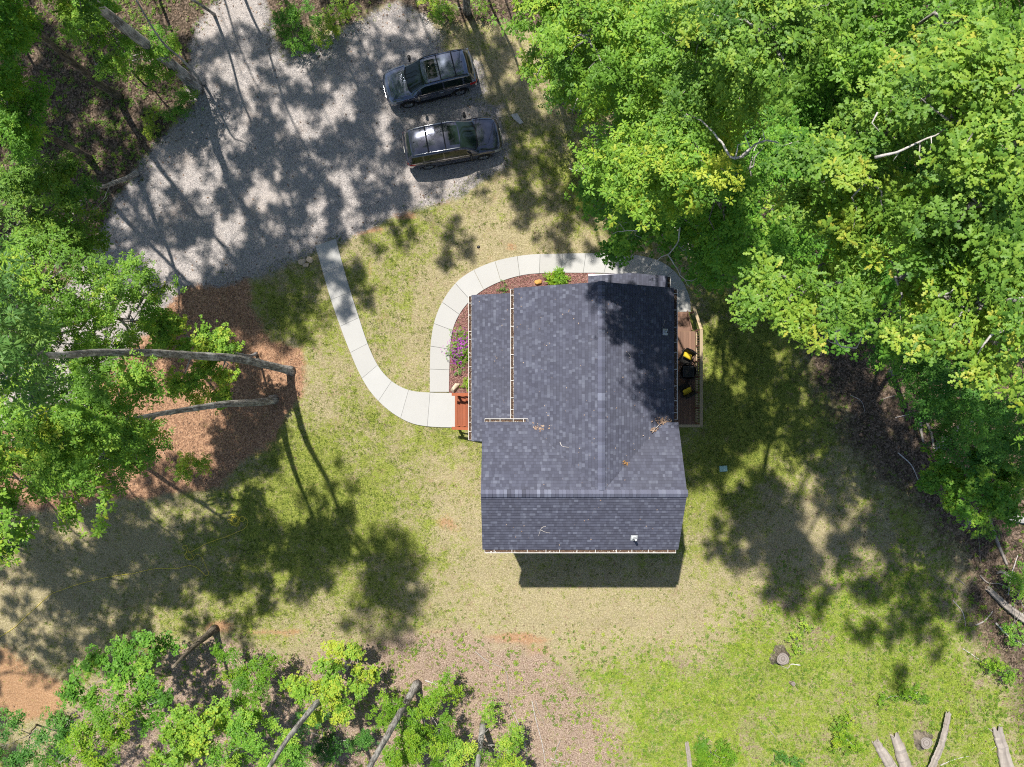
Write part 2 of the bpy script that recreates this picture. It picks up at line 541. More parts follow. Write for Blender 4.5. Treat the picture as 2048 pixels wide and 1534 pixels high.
def fbm(x, y, scale, seed, o=4):
    s = 0; a = 0.5; t = 0
    for k in range(o):
        s = s + a * vnoise(x, y, scale * 2 ** k, seed + k); t += a; a *= 0.55
    return s / t


def sdf(poly, x, y):
    """signed distance to a polygon in px (positive inside)"""
    A = np.array(poly, float); B = np.roll(A, -1, 0)
    d2 = np.full(x.shape, 1e18); ins = np.zeros(x.shape, bool)
    for (ax, ay), (bx, by) in zip(A, B):
        ex, ey = bx - ax, by - ay
        t = np.clip(((x - ax) * ex + (y - ay) * ey) / (ex * ex + ey * ey + 1e-9), 0, 1)
        d2 = np.minimum(d2, (x - ax - t * ex) ** 2 + (y - ay - t * ey) ** 2)
        c = ((ay > y) != (by > y)) & (x < (bx - ax) * (y - ay) / (by - ay + 1e-12) + ax)
        ins ^= c
    d = np.sqrt(d2)
    return np.where(ins, d, -d)


def soft(poly, x, y, w_):
    return np.clip(sdf(poly, x, y) / w_ * 0.5 + 0.5, 0, 1)


DRIVE = [(400, 210), (385, 150), (400, 60), (430, 15), (505, -20), (520, 20), (535, 80), (575, 118), (635, 100), (700, 58), (790, 30), (845, 32), (872, 70), (880, 110),
         (950, 120), (958, 175), (930, 205), (985, 225), (1008, 290), (1000, 335), (950, 352), (890, 385), (800, 418), (735, 448), (690, 468), (650, 484),
         (590, 512), (520, 535), (440, 545), (385, 560), (340, 590), (290, 650), (225, 720), (130, 800), (0, 850), (-150, 900), (-150, 760), (0, 700), (90, 640), (150, 560), (185, 520),
         (220, 450), (250, 400), (290, 345), (330, 285), (372, 240)]
MULCH = [(330, 590), (400, 555), (500, 540), (492, 600), (545, 668), (610, 700), (618, 770), (585, 830), (560, 880), (480, 925), (440, 970), (330, 985), (180, 1010), (-200, 1030), (-200, 880), (0, 840), (130, 800), (225, 720)]
WOODS_L = [(-500, -400), (470, -400), (430, 20), (395, 70), (382, 190), (330, 280), (290, 340), (230, 420), (190, 500), (120, 580), (0, 690), (-500, 900)]
WOODS_T = [(430, -400), (1400, -400), (1300, 60), (1160, 150), (1200, 215), (1120, 190), (1070, 60), (900, 40), (860, 20), (700, 40), (560, 80), (510, 10)]
WOODS_R = [(1140, 100), (1300, -400), (2600, -400), (2600, 1900), (2080, 1534), (2030, 1390), (1960, 1280), (1925, 1120), (1820, 1000), (1700, 900), (1640, 780), (1610, 690), (1560, 600), (1440, 420), (1230, 240)]
TWIG = [(840, 1265), (930, 1262), (1040, 1290), (1120, 1300), (1210, 1370), (1260, 1440), (1310, 1560), (1310, 1900), (-300, 1900), (100, 1500), (180, 1380), (330, 1290), (420, 1275), (580, 1310), (700, 1290)]
WEED = [(1120, 1330), (1250, 1310), (1390, 1290), (1470, 1230), (1540, 1170), (1690, 1130), (1850, 1110), (1900, 1160), (1960, 1280), (2060, 1400), (2100, 1900), (1200, 1900), (1230, 1480)]
LAWN_HOLES = []


def fields(wx, wy):
    """ground weights at world points"""
    x = wx * S + 1024; y = 767 - wy * S
    jx = (fbm(wx, wy, 0.5, 3) - 0.5) * 70; jy = (fbm(wx, wy, 0.5, 9) - 0.5) * 70
    x2, y2 = x + jx, y + jy
    g = (fbm(wx, wy, 0.22, 21) - 0.5) * 0.9 + 0.40
    for px, py, r, a in [(660, 950, 190, .12), (600, 1080, 220, .26), (760, 1080, 130, .22), (900, 960, 50, -.3), (640, 830, 50, -.3), (860, 1180, 70, -.25), (720, 900, 45, -.2), (470, 1080, 120, .15), (830, 470, 90, .2), (560, 620, 90, .35), (640, 650, 80, .25), (760, 640, 70, .1), (870, 470, 120, .1),
                         (1450, 700, 200, .30), (1550, 820, 200, .3), (1500, 950, 180, .2), (1400, 1010, 100, .25), (1090, 330, 120, .2), (1000, 300, 90, .1), (1120, 1110, 120, .3), (880, 900, 100, .15), (900, 1120, 100, .2),
                         (1220, 1220, 260, -.26), (1000, 1200, 150, -.18), (700, 1200, 120, -.15), (1050, 490, 120, -.25), (940, 480, 60, -.15), (830, 740, 60, -.2), (150, 1150, 200, -.2), (30, 1230, 150, -.1), (1600, 1060, 130, -.35), (900, 1040, 60, -.4), (860, 560, 70, -.2),
                         (1330, 1330, 120, -.25), (300, 1080, 100, -.25)]:
        g = g + a * np.exp(-((x - px) ** 2 + (y - py) ** 2) / (r * r))
    dirt = np.zeros_like(g)
    for px, py, rx, ry, a in [(720, 462, 60, 12, .9), (800, 430, 60, 12, .85), (870, 400, 50, 12, .7), (690, 470, 20, 16, .6), (895, 1045, 40, 34, .55), (1030, 1275, 90, 16, .75), (1070, 1300, 50, 30, .6), (860, 1262, 130, 9, .55), (560, 1262, 120, 12, .6), (440, 1255, 40, 22, .75),
                              (40, 1390, 110, 55, 1.15), (10, 1340, 60, 60, .9), (740, 540, 12, 40, .5), (1020, 497, 22, 12, .6), (1430, 1250, 30, 20, .4), (1080, 560, 20, 10, .4), (1760, 740, 40, 40, .5), (820, 700, 14, 16, .3), (1850, 1390, 60, 40, .4), (470, 1120, 30, 25, .5)]:
        dirt = np.maximum(dirt, a * np.exp(-((x2 * .4 + x * .6 - px) / rx) ** 2 - ((y2 * .4 + y * .6 - py) / ry) ** 2))
    mul = soft(MULCH, x2 * .5 + x * .5, y2 * .5 + y * .5, 26)
    lit = np.maximum(np.maximum(soft(WOODS_L, x2, y2, 40), soft(WOODS_T, x2, y2, 34)), soft(WOODS_R, x2, y2, 110))
    tw = soft(TWIG, x2, y2, 60)
    weed = soft(WEED, x2, y2, 60)
    g = np.maximum(g, weed * (0.55 + 0.5 * (fbm(wx, wy, 0.4, 77) - 0.35)))
    tw = np.maximum(tw * (1 - 0.5 * weed), 0.85 * weed * np.clip((fbm(wx, wy, 0.75, 55) - .53) * 8, 0, 1))
    tw = np.maximum(tw, soft(WOODS_R, x2, y2, 160) * (y > 1000) * 0.7)
    stony = np.clip(1 + sdf(DRIVE, x2 * .6 + x * .4, y2 * .6 + y * .4) / 36, 0, 1) * 0.8
    return g, dirt, mul, lit, tw, weed, stony


def build_ground():
    ins_x = np.arange(-32, 32.01, 0.2); ins_y = np.arange(-26, 26.01, 0.2)
    far = np.array([400, 200, 110, 70, 52, 42, 36.0])
    xs = np.concatenate([-far, ins_x, far[::-1]]); ys = np.concatenate([-far, ins_y, far[::-1]])
    X, Y = np.meshgrid(xs, ys)
    nx, ny = len(xs), len(ys)
    x, y = X.ravel(), Y.ravel()
    V = np.stack([x, y, np.zeros_like(x)], 1)
    me = bpy.data.meshes.new('ground')
    i, j = np.meshgrid(np.arange(nx - 1), np.arange(ny - 1))
    a = (j * nx + i).ravel()
    F = np.stack([a, a + 1, a + 1 + nx, a + nx], 1)
    from_np(me, V, F)
    for nm, arr in zip(('green', 'dirt', 'mulch', 'litter', 'twiggy', 'weed', 'stony'), fields(x, y)):
        at = me.attributes.new(nm, 'FLOAT', 'POINT'); at.data.foreach_set('value', arr.astype(np.float32))
    tag(link('ground', me, M['ground']), 'patchy lawn and bare soil all around the house', 'ground', kind='structure')


def from_np(me, V, F):
    n, k = F.shape
    me.vertices.add(len(V)); me.vertices.foreach_set('co', np.ascontiguousarray(V, np.float32).ravel())
    me.loops.add(n * k); me.loops.foreach_set('vertex_index', np.ascontiguousarray(F, np.int32).ravel())
    me.polygons.add(n)
    me.polygons.foreach_set('loop_start', np.arange(0, n * k, k, dtype=np.int32))
    me.update(calc_edges=True)


def np_obj(name, V, F, mat, parent=None, tint=None):
    me = bpy.data.meshes.new(name); from_np(me, V, F)
    if tint is not None:
        at = me.attributes.new('tint', 'FLOAT', 'POINT'); at.data.foreach_set('value', np.clip(tint, 0, 1).astype(np.float32))
    return link(name, me, mat, parent)


build_ground()


def jag(poly, amp, step, seed, wob=0):
    """polygon in px resampled with an uneven edge -> world xy"""
    r = random.Random(seed); pts = []
    n = len(poly)
    c = catmull(list(poly) + [poly[0]], step)[:-1]
    for p in c:
        a = amp
        if wob:
            q = p / 45.0; p = p + wob * np.array([fbm(np.array([q[0]]), np.array([q[1]]), 1.0, 7)[0] - .5, fbm(np.array([q[0]]), np.array([q[1]]), 1.0, 17)[0] - .5]) * 1.4
        pts.append(((p[0] + r.gauss(0, a) - 1024) / S, (767 - p[1] - r.gauss(0, a)) / S))
    return pts


def sheet(name, poly_w, z, mat):
    bm = bmesh.new()
    vs = [bm.verts.new((x, y, z)) for x, y in poly_w]
    f = bm.faces.new(vs); f.normal_update()
    if f.normal.z < 0: f.normal_flip()
    bmesh.ops.triangulate(bm, faces=bm.faces)
    me = bpy.data.meshes.new(name); bm.to_mesh(me); bm.free()
    return link(name, me, mat)


tag(sheet('driveway', jag(DRIVE, 2.0, 7, 4, 16), 0.004, M['gravel']), 'grey gravel parking area and driveway under the two cars', 'driveway', kind='structure')

# ------------------------------------------------------------------ walkway
PA_L = [(631, 492), (645, 540), (660, 592), (678, 645), (697, 695), (720, 748), (745, 788), (780, 822), (820, 845), (860, 853), (911, 855)]
PA_R = [(672, 478), (686, 530), (700, 578), (716, 628), (733, 680), (750, 720), (768, 747), (792, 768), (822, 781), (860, 785), (911, 786)]
PB_O = [(860, 784), (860, 735), (862, 685), (870, 640), (887, 600), (915, 563), (952, 538), (1000, 520), (1055, 510), (1110, 508), (1160, 507), (1220, 507), (1275, 511), (1322, 524), (1355, 550), (1373, 580), (1380, 604), (1381, 624)]
PB_I = [(898, 784), (899, 735), (901, 690), (907, 655), (922, 624), (945, 597), (972, 577), (1010, 560), (1055, 549), (1110, 546), (1160, 546), (1200, 546), (1240, 549), (1275, 560), (1298, 575), (1312, 592), (1318, 606), (1320, 624)]
WALK_Z = 0.07


def walk_slabs(mb, Lp, Rp, nslab, edge):
    cl = catmull(Lp, 3); cr = catmull(Rp, 3)

    def param(c):
        d = np.concatenate([[0], np.cumsum(np.linalg.norm(np.diff(c, axis=0), axis=1))]); return d / d[-1]
    tl, tr = param(cl), param(cr)
    f = lambda c, t, q: np.array([np.interp(q, t, c[:, 0]), np.interp(q, t, c[:, 1])])
    gap = 0.00035
    rr = random.Random(5)
    fl = lambda q: f(cl, tl, q)
    # joints run square across the path: the far end of each is the nearest point of the other edge
    qj = np.linspace(0, 1, nslab + 1); tj = []
    for q in qj:
        p = fl(q); tj.append(tr[int(np.argmin(np.linalg.norm(cr - p, axis=1)))])
    tj[0], tj[-1] = 0, 1
    tj = np.maximum.accumulate(np.array(tj)); tj = tj * .8 + qj * .2
    for i in range(nslab):
        ql = np.linspace(qj[i] + gap, qj[i + 1] - gap, 7); qr = np.linspace(tj[i] + gap, max(tj[i + 1] - gap, tj[i] + 2 * gap), 7)
        poly = [fl(q) for q in ql] + [f(cr, tr, q) for q in qr[::-1]]
        pw = [((p[0] - 1024) / S, (767 - p[1]) / S) for p in poly]
        if sum(pw[k][0] * pw[(k + 1) % len(pw)][1] - pw[(k + 1) % len(pw)][0] * pw[k][1] for k in range(len(pw))) < 0: pw.reverse()
        mb.prism(pw, -0.02, WALK_Z + rr.uniform(-.002, .002), tint=rr.uniform(0, 1))


mb = MB(); walk_slabs(mb, PA_L, PA_R, 9, 0); walk_slabs(mb, PB_O, PB_I, 17, 0)
tag(mb.build('walkway', M['concrete'], bevel=0.008, tint=True), 'pale concrete path curving from the gravel to the steps and round the house', 'path', kind='structure')

# joints filled with dark soil lie 4 cm lower
BED = [(898, 786), (899, 735), (901, 690), (907, 655), (922, 624), (945, 597), (972, 577), (1010, 560), (1055, 549), (1110, 546), (1190, 546), (1190, 640), (1040, 640), (960, 640), (960, 786)]
tag(sheet('flower_bed', [((x - 1024) / S, (767 - y) / S) for x, y in BED], 0.03, M['bark_mulch']), 'red brown bark mulch bed between the curved path and the house', 'flower bed', kind='structure')

# ------------------------------------------------------------------ house
ZEW, ZEM, ZR = 6.69, 6.38, 8.18
WX0, WX1, WYS, WYN, WYR = -1.22, 6.85, -6.83, -1.60, -4.30
MX0, MX1, MXR, MYN = 0.09, 6.74, 3.50, 3.98
PX0, PYN, PYS, PZ0 = -1.88, 4.13, -2.685, 2.80
house = thing('house', 'two storey house with dark grey shingle roof and white gutters', 'house', (3, -1, 0))
HO = Vector((3, -1, 0))


def hb(mb, name, mat, parent=None, **k):
    """build in world coordinates under the house (its Empty only has a location)"""
    mb.v = [tuple(Vector(p) - HO) for p in mb.v]
    return mb.build(name, mat, parent or house, **k)


def roof_plane(mb, e0, e1, r0, r1, course=0.137, seed=0):
    """courses of shingles from eave e0-e1 to ridge r0-r1 (e1-e0 seen from outside runs left to right)"""
    e0, e1, r0, r1 = map(Vector, (e0, e1, r0, r1))
    sl = (r0 - e0).length; n = max(1, round(sl / course))
    nrm = (e1 - e0).cross(r0 - e0).normalized()
    if nrm.z < 0: nrm = -nrm
    L = (e1 - e0).length
    for i in range(n):
        t0, t1 = i / n, (i + 1) / n
        a = e0.lerp(r0, t0); b = e1.lerp(r1, t0); c = e1.lerp(r1, t1); d = e0.lerp(r0, t1)
        up, dn = nrm * 0.024, nrm * 0.002
        vs = [a + up, b + up, c + dn, d + dn, a - nrm * 0.01, b - nrm * 0.01]
        v = seed * 100 + i
        f = [(0, 1, 2, 3), (4, 5, 1, 0)]
        if (vs[1] - vs[0]).cross(vs[3] - vs[0]).z < 0: f = [(3, 2, 1, 0), (0, 1, 5, 4)]; uv = [[(0, v + .9), (L, v + .9), (L, v + .1), (0, v + .1)], [(0, v + .1), (L, v + .1), (L, v + .1), (0, v + .1)]]
        else: uv = [[(0, v + .1), (L, v + .1), (L, v + .9), (0, v + .9)], [(0, v + .1)] * 2 + [(L, v + .1)] * 2]
        mb.add(vs, f, uv)


def deck_under(mb, e0, e1, r0, r1, th=0.16):
    e0, e1, r0, r1 = map(Vector, (e0, e1, r0, r1))
    t = Vector((0, 0, 0.015)); b = Vector((0, 0, th))
    vs = [p - t for p in (e0, e1, r1, r0)] + [p - b for p in (e0, e1, r1, r0)]
    mb.add(vs, [(0, 1, 2, 3), (7, 6, 5, 4), (0, 4, 5, 1), (1, 5, 6, 2), (2, 6, 7, 3), (3, 7, 4, 0)])


def ridge_caps(mb, a, b, side, width=0.30, seed=3):
    """overlapping bent cap shingles along a ridge"""
    a, b = Vector(a), Vector(b); L = (b - a).length; n = round(L / 0.145); r = random.Random(seed)
    d = (b - a).normalized(); q = d.cross(Vector((0, 0, 1)))
    for i in range(n):
        p0 = a + d * (i * L / n); p1 = a + d * ((i + 1) * L / n + 0.02)
        h0, h1 = 0.055 + r.uniform(0, .006), 0.085 + r.uniform(0, .010)
        vs, uv = [], []
        for p, h in ((p0, h0), (p1, h1)):
            vs += [p + q * width * .5 + Vector((0, 0, h - width * .5 * side[0])), p + Vector((0, 0, h + .012)), p - q * width * .5 + Vector((0, 0, h - width * .5 * side[1]))]
        vs += [vs[3] - Vector((0, 0, .02)), vs[4] - Vector((0, 0, .02)), vs[5] - Vector((0, 0, .02)), vs[0] - Vector((0, 0, .09)), vs[2] - Vector((0, 0, .09)), vs[3] - Vector((0, 0, .10)), vs[5] - Vector((0, 0, .10))]
        u = r.random() * 900; v = r.randrange(2000) + .6
        fs = [(0, 3, 4, 1), (1, 4, 5, 2), (3, 6, 7, 4), (4, 7, 8, 5), (0, 9, 11, 3), (2, 5, 12, 10)]
        mb.add(vs, fs, [[(u, v)] * 4] * 6)


# roofs
mr = MB(); dk = MB()
SM = (ZR - ZEM) / (MXR - MX0)
roof_plane(mr, (MX0, MYN, ZEM), (MX0, WYR, ZEM), (MXR, MYN, ZR), (MXR, WYR, ZR), seed=1)
roof_plane(mr, (MX1, WYR, ZEM), (MX1, MYN, ZEM), (MXR, WYR, ZR), (MXR, MYN, ZR), seed=2)
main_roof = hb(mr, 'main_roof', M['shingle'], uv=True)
deck_under(dk, (MX0 + .01, MYN - .01, ZEM), (MX0 + .01, WYR, ZEM), (MXR, MYN - .01, ZR), (MXR, WYR, ZR))
deck_under(dk, (MX1 - .01, MYN - .01, ZEM), (MX1 - .01, WYR, ZEM), (MXR, MYN - .01, ZR), (MXR, WYR, ZR))
hb(dk, 'fascia', M['white_trim'])
rc = MB(); ridge_caps(rc, (MXR, WYR + .12, ZR), (MXR, MYN, ZR), (SM, SM))
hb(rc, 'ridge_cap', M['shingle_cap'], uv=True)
wr = MB(); dk = MB()
roof_plane(wr, (WX0, WYS, ZEW), (WX1, WYS, ZEW), (WX0, WYR, ZR), (WX1, WYR, ZR), seed=3)
roof_plane(wr, (WX1, WYN, ZEW), (WX0, WYN, ZEW), (WX1, WYR, ZR), (WX0, WYR, ZR), seed=4)
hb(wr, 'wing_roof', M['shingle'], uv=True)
deck_under(dk, (WX0 + .012, WYS + .01, ZEW), (WX1 - .012, WYS + .01, ZEW), (WX0 + .012, WYR, ZR), (WX1 - .012, WYR, ZR))
deck_under(dk, (WX0 + .012, WYN - .01, ZEW), (WX1 - .012, WYN - .01, ZEW), (WX0 + .012, WYR, ZR), (WX1 - .012, WYR, ZR))
hb(dk, 'fascia', M['white_trim'])
rc = MB(); SW = (ZR - ZEW) / (WYR - WYS)
ridge_caps(rc, (WX0, WYR, ZR), (WX1, WYR, ZR), (SW, SW), seed=8)
hb(rc, 'ridge_cap', M['shingle_cap'], uv=True)
# low porch roof along the west side
pr = MB(); dk = MB()
PXT, PZT = 0.42, 3.72
roof_plane(pr, (PX0, PYN, PZ0), (PX0, PYS, PZ0), (PXT, PYN, PZT), (PXT, PYS, PZT), seed=5)
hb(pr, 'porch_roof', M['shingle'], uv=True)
deck_under(dk, (PX0 + .01, PYN - .01, PZ0), (PX0 + .01, PYS + .01, PZ0), (PXT, PYN - .01, PZT), (PXT, PYS + .01, PZT))
hb(dk, 'fascia', M['white_trim'])
# little gabled roof over the north entry
er = MB(); dk = MB()
EX0, EX1, EYN, EZ0, EZR = 3.55, 7.20, 4.985, 3.0, 3.95
EXR = (EX0 + EX1) / 2
roof_plane(er, (EX0, EYN, EZ0), (EX0, 3.65, EZ0), (EXR, EYN, EZR), (EXR, 3.65, EZR), seed=6)
roof_plane(er, (EX1, 3.65, EZ0), (EX1, EYN, EZ0), (EXR, 3.65, EZR), (EXR, EYN, EZR), seed=7)
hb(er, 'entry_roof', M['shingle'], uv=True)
deck_under(dk, (EX0 + .01, EYN - .01, EZ0), (EX0 + .01, 3.66, EZ0), (EXR, EYN - .01, EZR), (EXR, 3.66, EZR), .14)
deck_under(dk, (EX1 - .01, EYN - .01, EZ0), (EX1 - .01, 3.66, EZ0), (EXR, EYN - .01, EZR), (EXR, 3.66, EZR), .14)
hb(dk, 'fascia', M['white_trim'])


def roof_z(x, y):
    zm = ZR - SM * abs(x - MXR) if (MX0 <= x <= MX1 and WYR <= y <= MYN) else -1
    zw = (ZR - SW * abs(y - WYR)) if (WX0 <= x <= WX1 and WYS <= y <= WYN) else -1
    z = max(zm, zw)
    if z < 0 and PX0 <= x <= PXT and PYS <= y <= PYN: z = PZ0 + (x - PX0) / (PXT - PX0) * (PZT - PZ0)
    return z + 0.012


# walls: main block, wing, lapped siding
def wall_box(mb, x0, x1, y0, y1, z0, z1):
    """four walls of lapped boards"""
    n = int((z1 - z0) / 0.18)
    for i in range(n):
        a = z0 + i * (z1 - z0) / n; b = z0 + (i + 1) * (z1 - z0) / n
        o, q = 0.018, 0.0
        c0 = [(x0 - o, y0 - o), (x1 + o, y0 - o), (x1 + o, y1 + o), (x0 - o, y1 + o)]
        c1 = [(x0 - q, y0 - q), (x1 + q, y0 - q), (x1 + q, y1 + q), (x0 - q, y1 + q)]
        vs = [(*p, a) for p in c0] + [(*p, b) for p in c1]
        fs = [(k, (k + 1) % 4, 4 + (k + 1) % 4, 4 + k) for k in range(4)] + [(3, 2, 1, 0)]
        mb.add(vs, fs)


wl = MB(); wall_box(wl, 0.42, 6.50, -1.80, 3.66, 0.5, 6.36); wall_box(wl, -0.86, 6.52, -6.58, -1.88, 0.5, 6.66)
# gable triangles
wl.add([(0.42, 3.66, 6.36), (6.5, 3.66, 6.36), (MXR, 3.66, 7.96), (0.42, 3.50, 6.36), (6.5, 3.50, 6.36), (MXR, 3.50, 7.96)], [(0, 2, 1), (3, 4, 5), (0, 3, 5, 2), (2, 5, 4, 1)])
for x, dx in ((-0.86, .15), (6.52, -.15)):
    wl.add([(x, -6.58, 6.66), (x, -1.88, 6.66), (x, WYR, 7.98), (x + dx, -6.58, 6.66), (x + dx, -1.88, 6.66), (x + dx, WYR, 7.98)], [(0, 2, 1), (3, 4, 5), (0, 3, 5, 2), (2, 5, 4, 1)])
hb(wl, 'wall', M['siding'])
fd = MB(); fd.box((3.46, .93, .25), (6.0, 5.3, .5)); fd.box((2.83, -4.23, .25), (7.3, 4.6, .5))
hb(fd, 'foundation', M['grey_stone'])


def window(cx, cy, cz, wd, ht, axis):
    """window in a wall; axis is the outward direction"""
    ax = Vector(axis); t = Vector((-ax.y, ax.x, 0)); c = Vector((cx, cy, cz))
    sx = lambda a, b: (abs(t.x) * a + abs(ax.x) * b, abs(t.y) * a + abs(ax.y) * b)
    f = MB()
    for sg in (-1, 1):
        f.box(c + t * sg * (wd / 2 + .04) + ax * .04, (*sx(.08, .08), ht + .16))
        f.box(c + Vector((0, 0, sg * (ht / 2 + .04))) + ax * .04, (*sx(wd, .08), .08))
    f.box(c + ax * .035, (*sx(wd, .05), .05))
    fo = hb(f, 'window', M['white_trim'])
    g = MB(); g.box(c + ax * .02, (*sx(wd, .03), ht)); g.v = [tuple(Vector(p) - HO) for p in g.v]
    g.build('pane', M['window_glass'], fo)


for x in (1.2, 5.6): window(x, 3.68, 5.0, .9, 1.4, (0, 1, 0))
window(1.6, 3.68, 1.7, 1.1, 1.4, (0, 1, 0))
for x in (.6, 2.8, 5.0):
    window(x, -6.6, 5.0, .9, 1.4, (0, -1, 0)); window(x, -6.6, 1.8, .9, 1.4, (0, -1, 0))
for y in (-3.0, -5.6):
    window(6.54, y, 5.0, .9, 1.3, (1, 0, 0)); window(-.88, y, 5.0, .9, 1.3, (-1, 0, 0))
window(-.88, -5.2, 1.8, .9, 1.4, (-1, 0, 0))
for y in (2.6, .4): window(.40, y, 5.2, .9, 1.2, (-1, 0, 0)); window(6.52, y, 5.0, .9, 1.3, (1, 0, 0))


def door(c, axis, mat):
    ax = Vector(axis); t = Vector((-ax.y, ax.x, 0)); c = Vector(c)
    sx = lambda a, b: (abs(t.x) * a + abs(ax.x) * b, abs(t.y) * a + abs(ax.y) * b)
    d = MB(); d.box(c + ax * .03, (*sx(.92, .05), 2.05))
    do = hb(d, 'door', M[mat])
    f = MB()
    for sg in (-1, 1): f.box(c + t * sg * .52 + ax * .04, (*sx(.10, .08), 2.15))
    f.v = [tuple(Vector(p) - HO) for p in f.v]; f.build('frame', M['white_trim'], do)
    h = MB(); h.box(c + t * .36 + ax * .09, (*sx(.05, .07), .12)); h.v = [tuple(Vector(p) - HO) for p in h.v]; h.build('handle', M['chrome'], do)


door((0.40, -1.25, 1.70), (-1, 0, 0), 'door_paint'); door((5.2, 3.68, 1.35), (0, 1, 0), 'door_paint'); door((6.52, .5, 1.75), (1, 0, 0), 'white_trim')
# porch floor, posts
pf = MB(); pf.box((-.69, .95, .56), (2.18, 6.2, .10))
for k in range(5): pf.box((-1.6, -1.7 + k * 1.35, .25), (.12, .12, .5))
hb(pf, 'porch_floor', M['red_wood'], tint=True)
for y in (3.9, 2.2, .5, -.35, -2.1):
    b = MB(); b.box((-1.66, y, 1.70), (.13, .13, 2.2)); hb(b, 'porch_post', M['white_trim'])
for x in (3.75, 7.0):
    b = MB(); b.box((x, 4.75, 1.55), (.13, .13, 2.85)); hb(b, 'porch_post', M['white_trim'])
b = MB(); b.box((5.35, 4.35, .12), (3.2, 1.3, .14)); b.box((4.85, 5.28, .085), (2.0, .5, .14))
hb(b, 'entry_slab', M['stoop_slab'], bevel=.01)


def gutter(a, b, out, n_hang, wd=0.125, seed=1, ends=True):
    """white trough from a to b; out = outward direction"""
    a, b, out = Vector(a), Vector(b), Vector(out); d = (b - a).normalized(); L = (b - a).length
    g = MB(); z = Vector((0, 0, 1))
    off = out * .02
    g.bar(a + off + out * wd - z * .035, b + off + out * wd - z * .035, .022, .11)      # front face with rolled lip
    g.bar(a + off + out * wd * .5 - z * .085, b + off + out * wd * .5 - z * .085, wd, .012)
    g.bar(a + off - z * .07, b + off - z * .07, .008, .06)
    if ends:
        for p in (a, b): g.box(p + off + out * wd * .5 - z * .04, (abs(out.x) * wd + abs(d.x) * .012, abs(out.y) * wd + abs(d.y) * .012, .09))
    go = hb(g, 'gutter', M['gutter_white'])
    for k in range(n_hang):
        h = MB()
        p = a + d * (L * (k + .5 + random.uniform(-.22, .22)) / n_hang) + off + out * wd * .45 + z * .012
        h.box(p, (abs(out.x) * wd + abs(d.x) * .022, abs(out.y) * wd + abs(d.y) * .022, .012))
        h.v = [tuple(Vector(p) - HO) for p in h.v]; h.build('hanger', M['gutter_white'], go)
    r = np.random.default_rng(seed); m = int(L * 190)
    V, F = [], []; t = []
    for k in range(m):
        p = a + d * (r.random() * L) + off + out * (0.01 + r.random() * (wd - .035)) - z * (.03 + .03 * r.random()) - HO
        an = r.random() * 6.3; s = .018 + .028 * r.random(); e = Vector((math.cos(an), math.sin(an), r.normal() * .4)) * s; q = Vector((-math.sin(an), math.cos(an), r.normal() * .4)) * s * .6
        n0 = len(V); V += [p - e, p + q, p + e, p - q]; F.append((n0, n0 + 1, n0 + 2, n0 + 3)); t += [r.random()] * 4
    o = np_obj('leaf_debris', np.array([tuple(v) for v in V]), np.array(F), M['dry_leaf'], go, .05 + .25 * np.array(t))
    o['kind'] = 'stuff'
    return go


gutter((MX0, MYN - .05, ZEM), (MX0, WYN + .1, ZEM), (-1, 0, 0), 9, seed=2)
gutter((MX1, WYN + .1, ZEM), (MX1, MYN - .05, ZEM), (1, 0, 0), 9, seed=3)
gutter((PX0, PYN - .05, PZ0), (PX0, PYS + .05, PZ0), (-1, 0, 0), 11, seed=4)
gutter((WX0 + .1, WYS, ZEW), (WX1 - .1, WYS, ZEW), (0, -1, 0), 11, seed=5)
gutter((WX0 + .1, WYN, ZEW), (P(1056, 842, ZEW).x, WYN, ZEW), (0, 1, 0), 4, seed=6)
gutter((EX1, 3.72, EZ0), (EX1, EYN - .03, EZ0), (1, 0, 0), 2, seed=7)


def vent(px, py, hgt, along):
    z = 7.3
    for _ in range(8):
        p = P(px, py, z); z = roof_z(p.x, p.y)
    p = P(px, py, z)
    v = MB(); v.tube([p - Vector((0, 0, .1)), p + Vector((0, 0, hgt))], .055, 14, cap=False)
    v.tube([p + Vector((0, 0, hgt)), p + Vector((0, 0, hgt - .3))], .044, 14)
    vo = hb(v, 'vent_pipe', M['pipe_white'], smooth=False)
    sl = SW if along == 'y' else SM
    b = MB()
    nrm = Vector((0, -sl, 1)) if along == 'y' else Vector((sl, 0, 1))
    R = nrm.to_track_quat('Z', 'Y').to_matrix()
    b.box(p + nrm.normalized() * .022, (.27, .27, .012), M=R)
    b.lathe([(.11, .03), (.09, .06), (.062, .13)], 16, Matrix.Translation(p) @ R.to_4x4())
    b.v = [tuple(Vector(q) - HO) for q in b.v]; b.build('boot', M['pipe_white'], vo)


vent(1268, 1075, .45, 'y'); vent(1330, 664, .25, 'x')

# ------------------------------------------------------------------ west steps (red stained wood)
st = thing('wooden_steps', 'red stained wooden steps with hand rails leading up to the porch', 'steps', G(925, 822))
SO = Vector(st.location)


def part(mb, root, name, mat, **k):
    o = Vector(root.location); R = Matrix.Rotation(-root.rotation_euler.z, 3, 'Z')
    mb.v = [tuple(R @ (Vector(p) - o)) for p in mb.v]
    return mb.build(name, mat, root, **k)


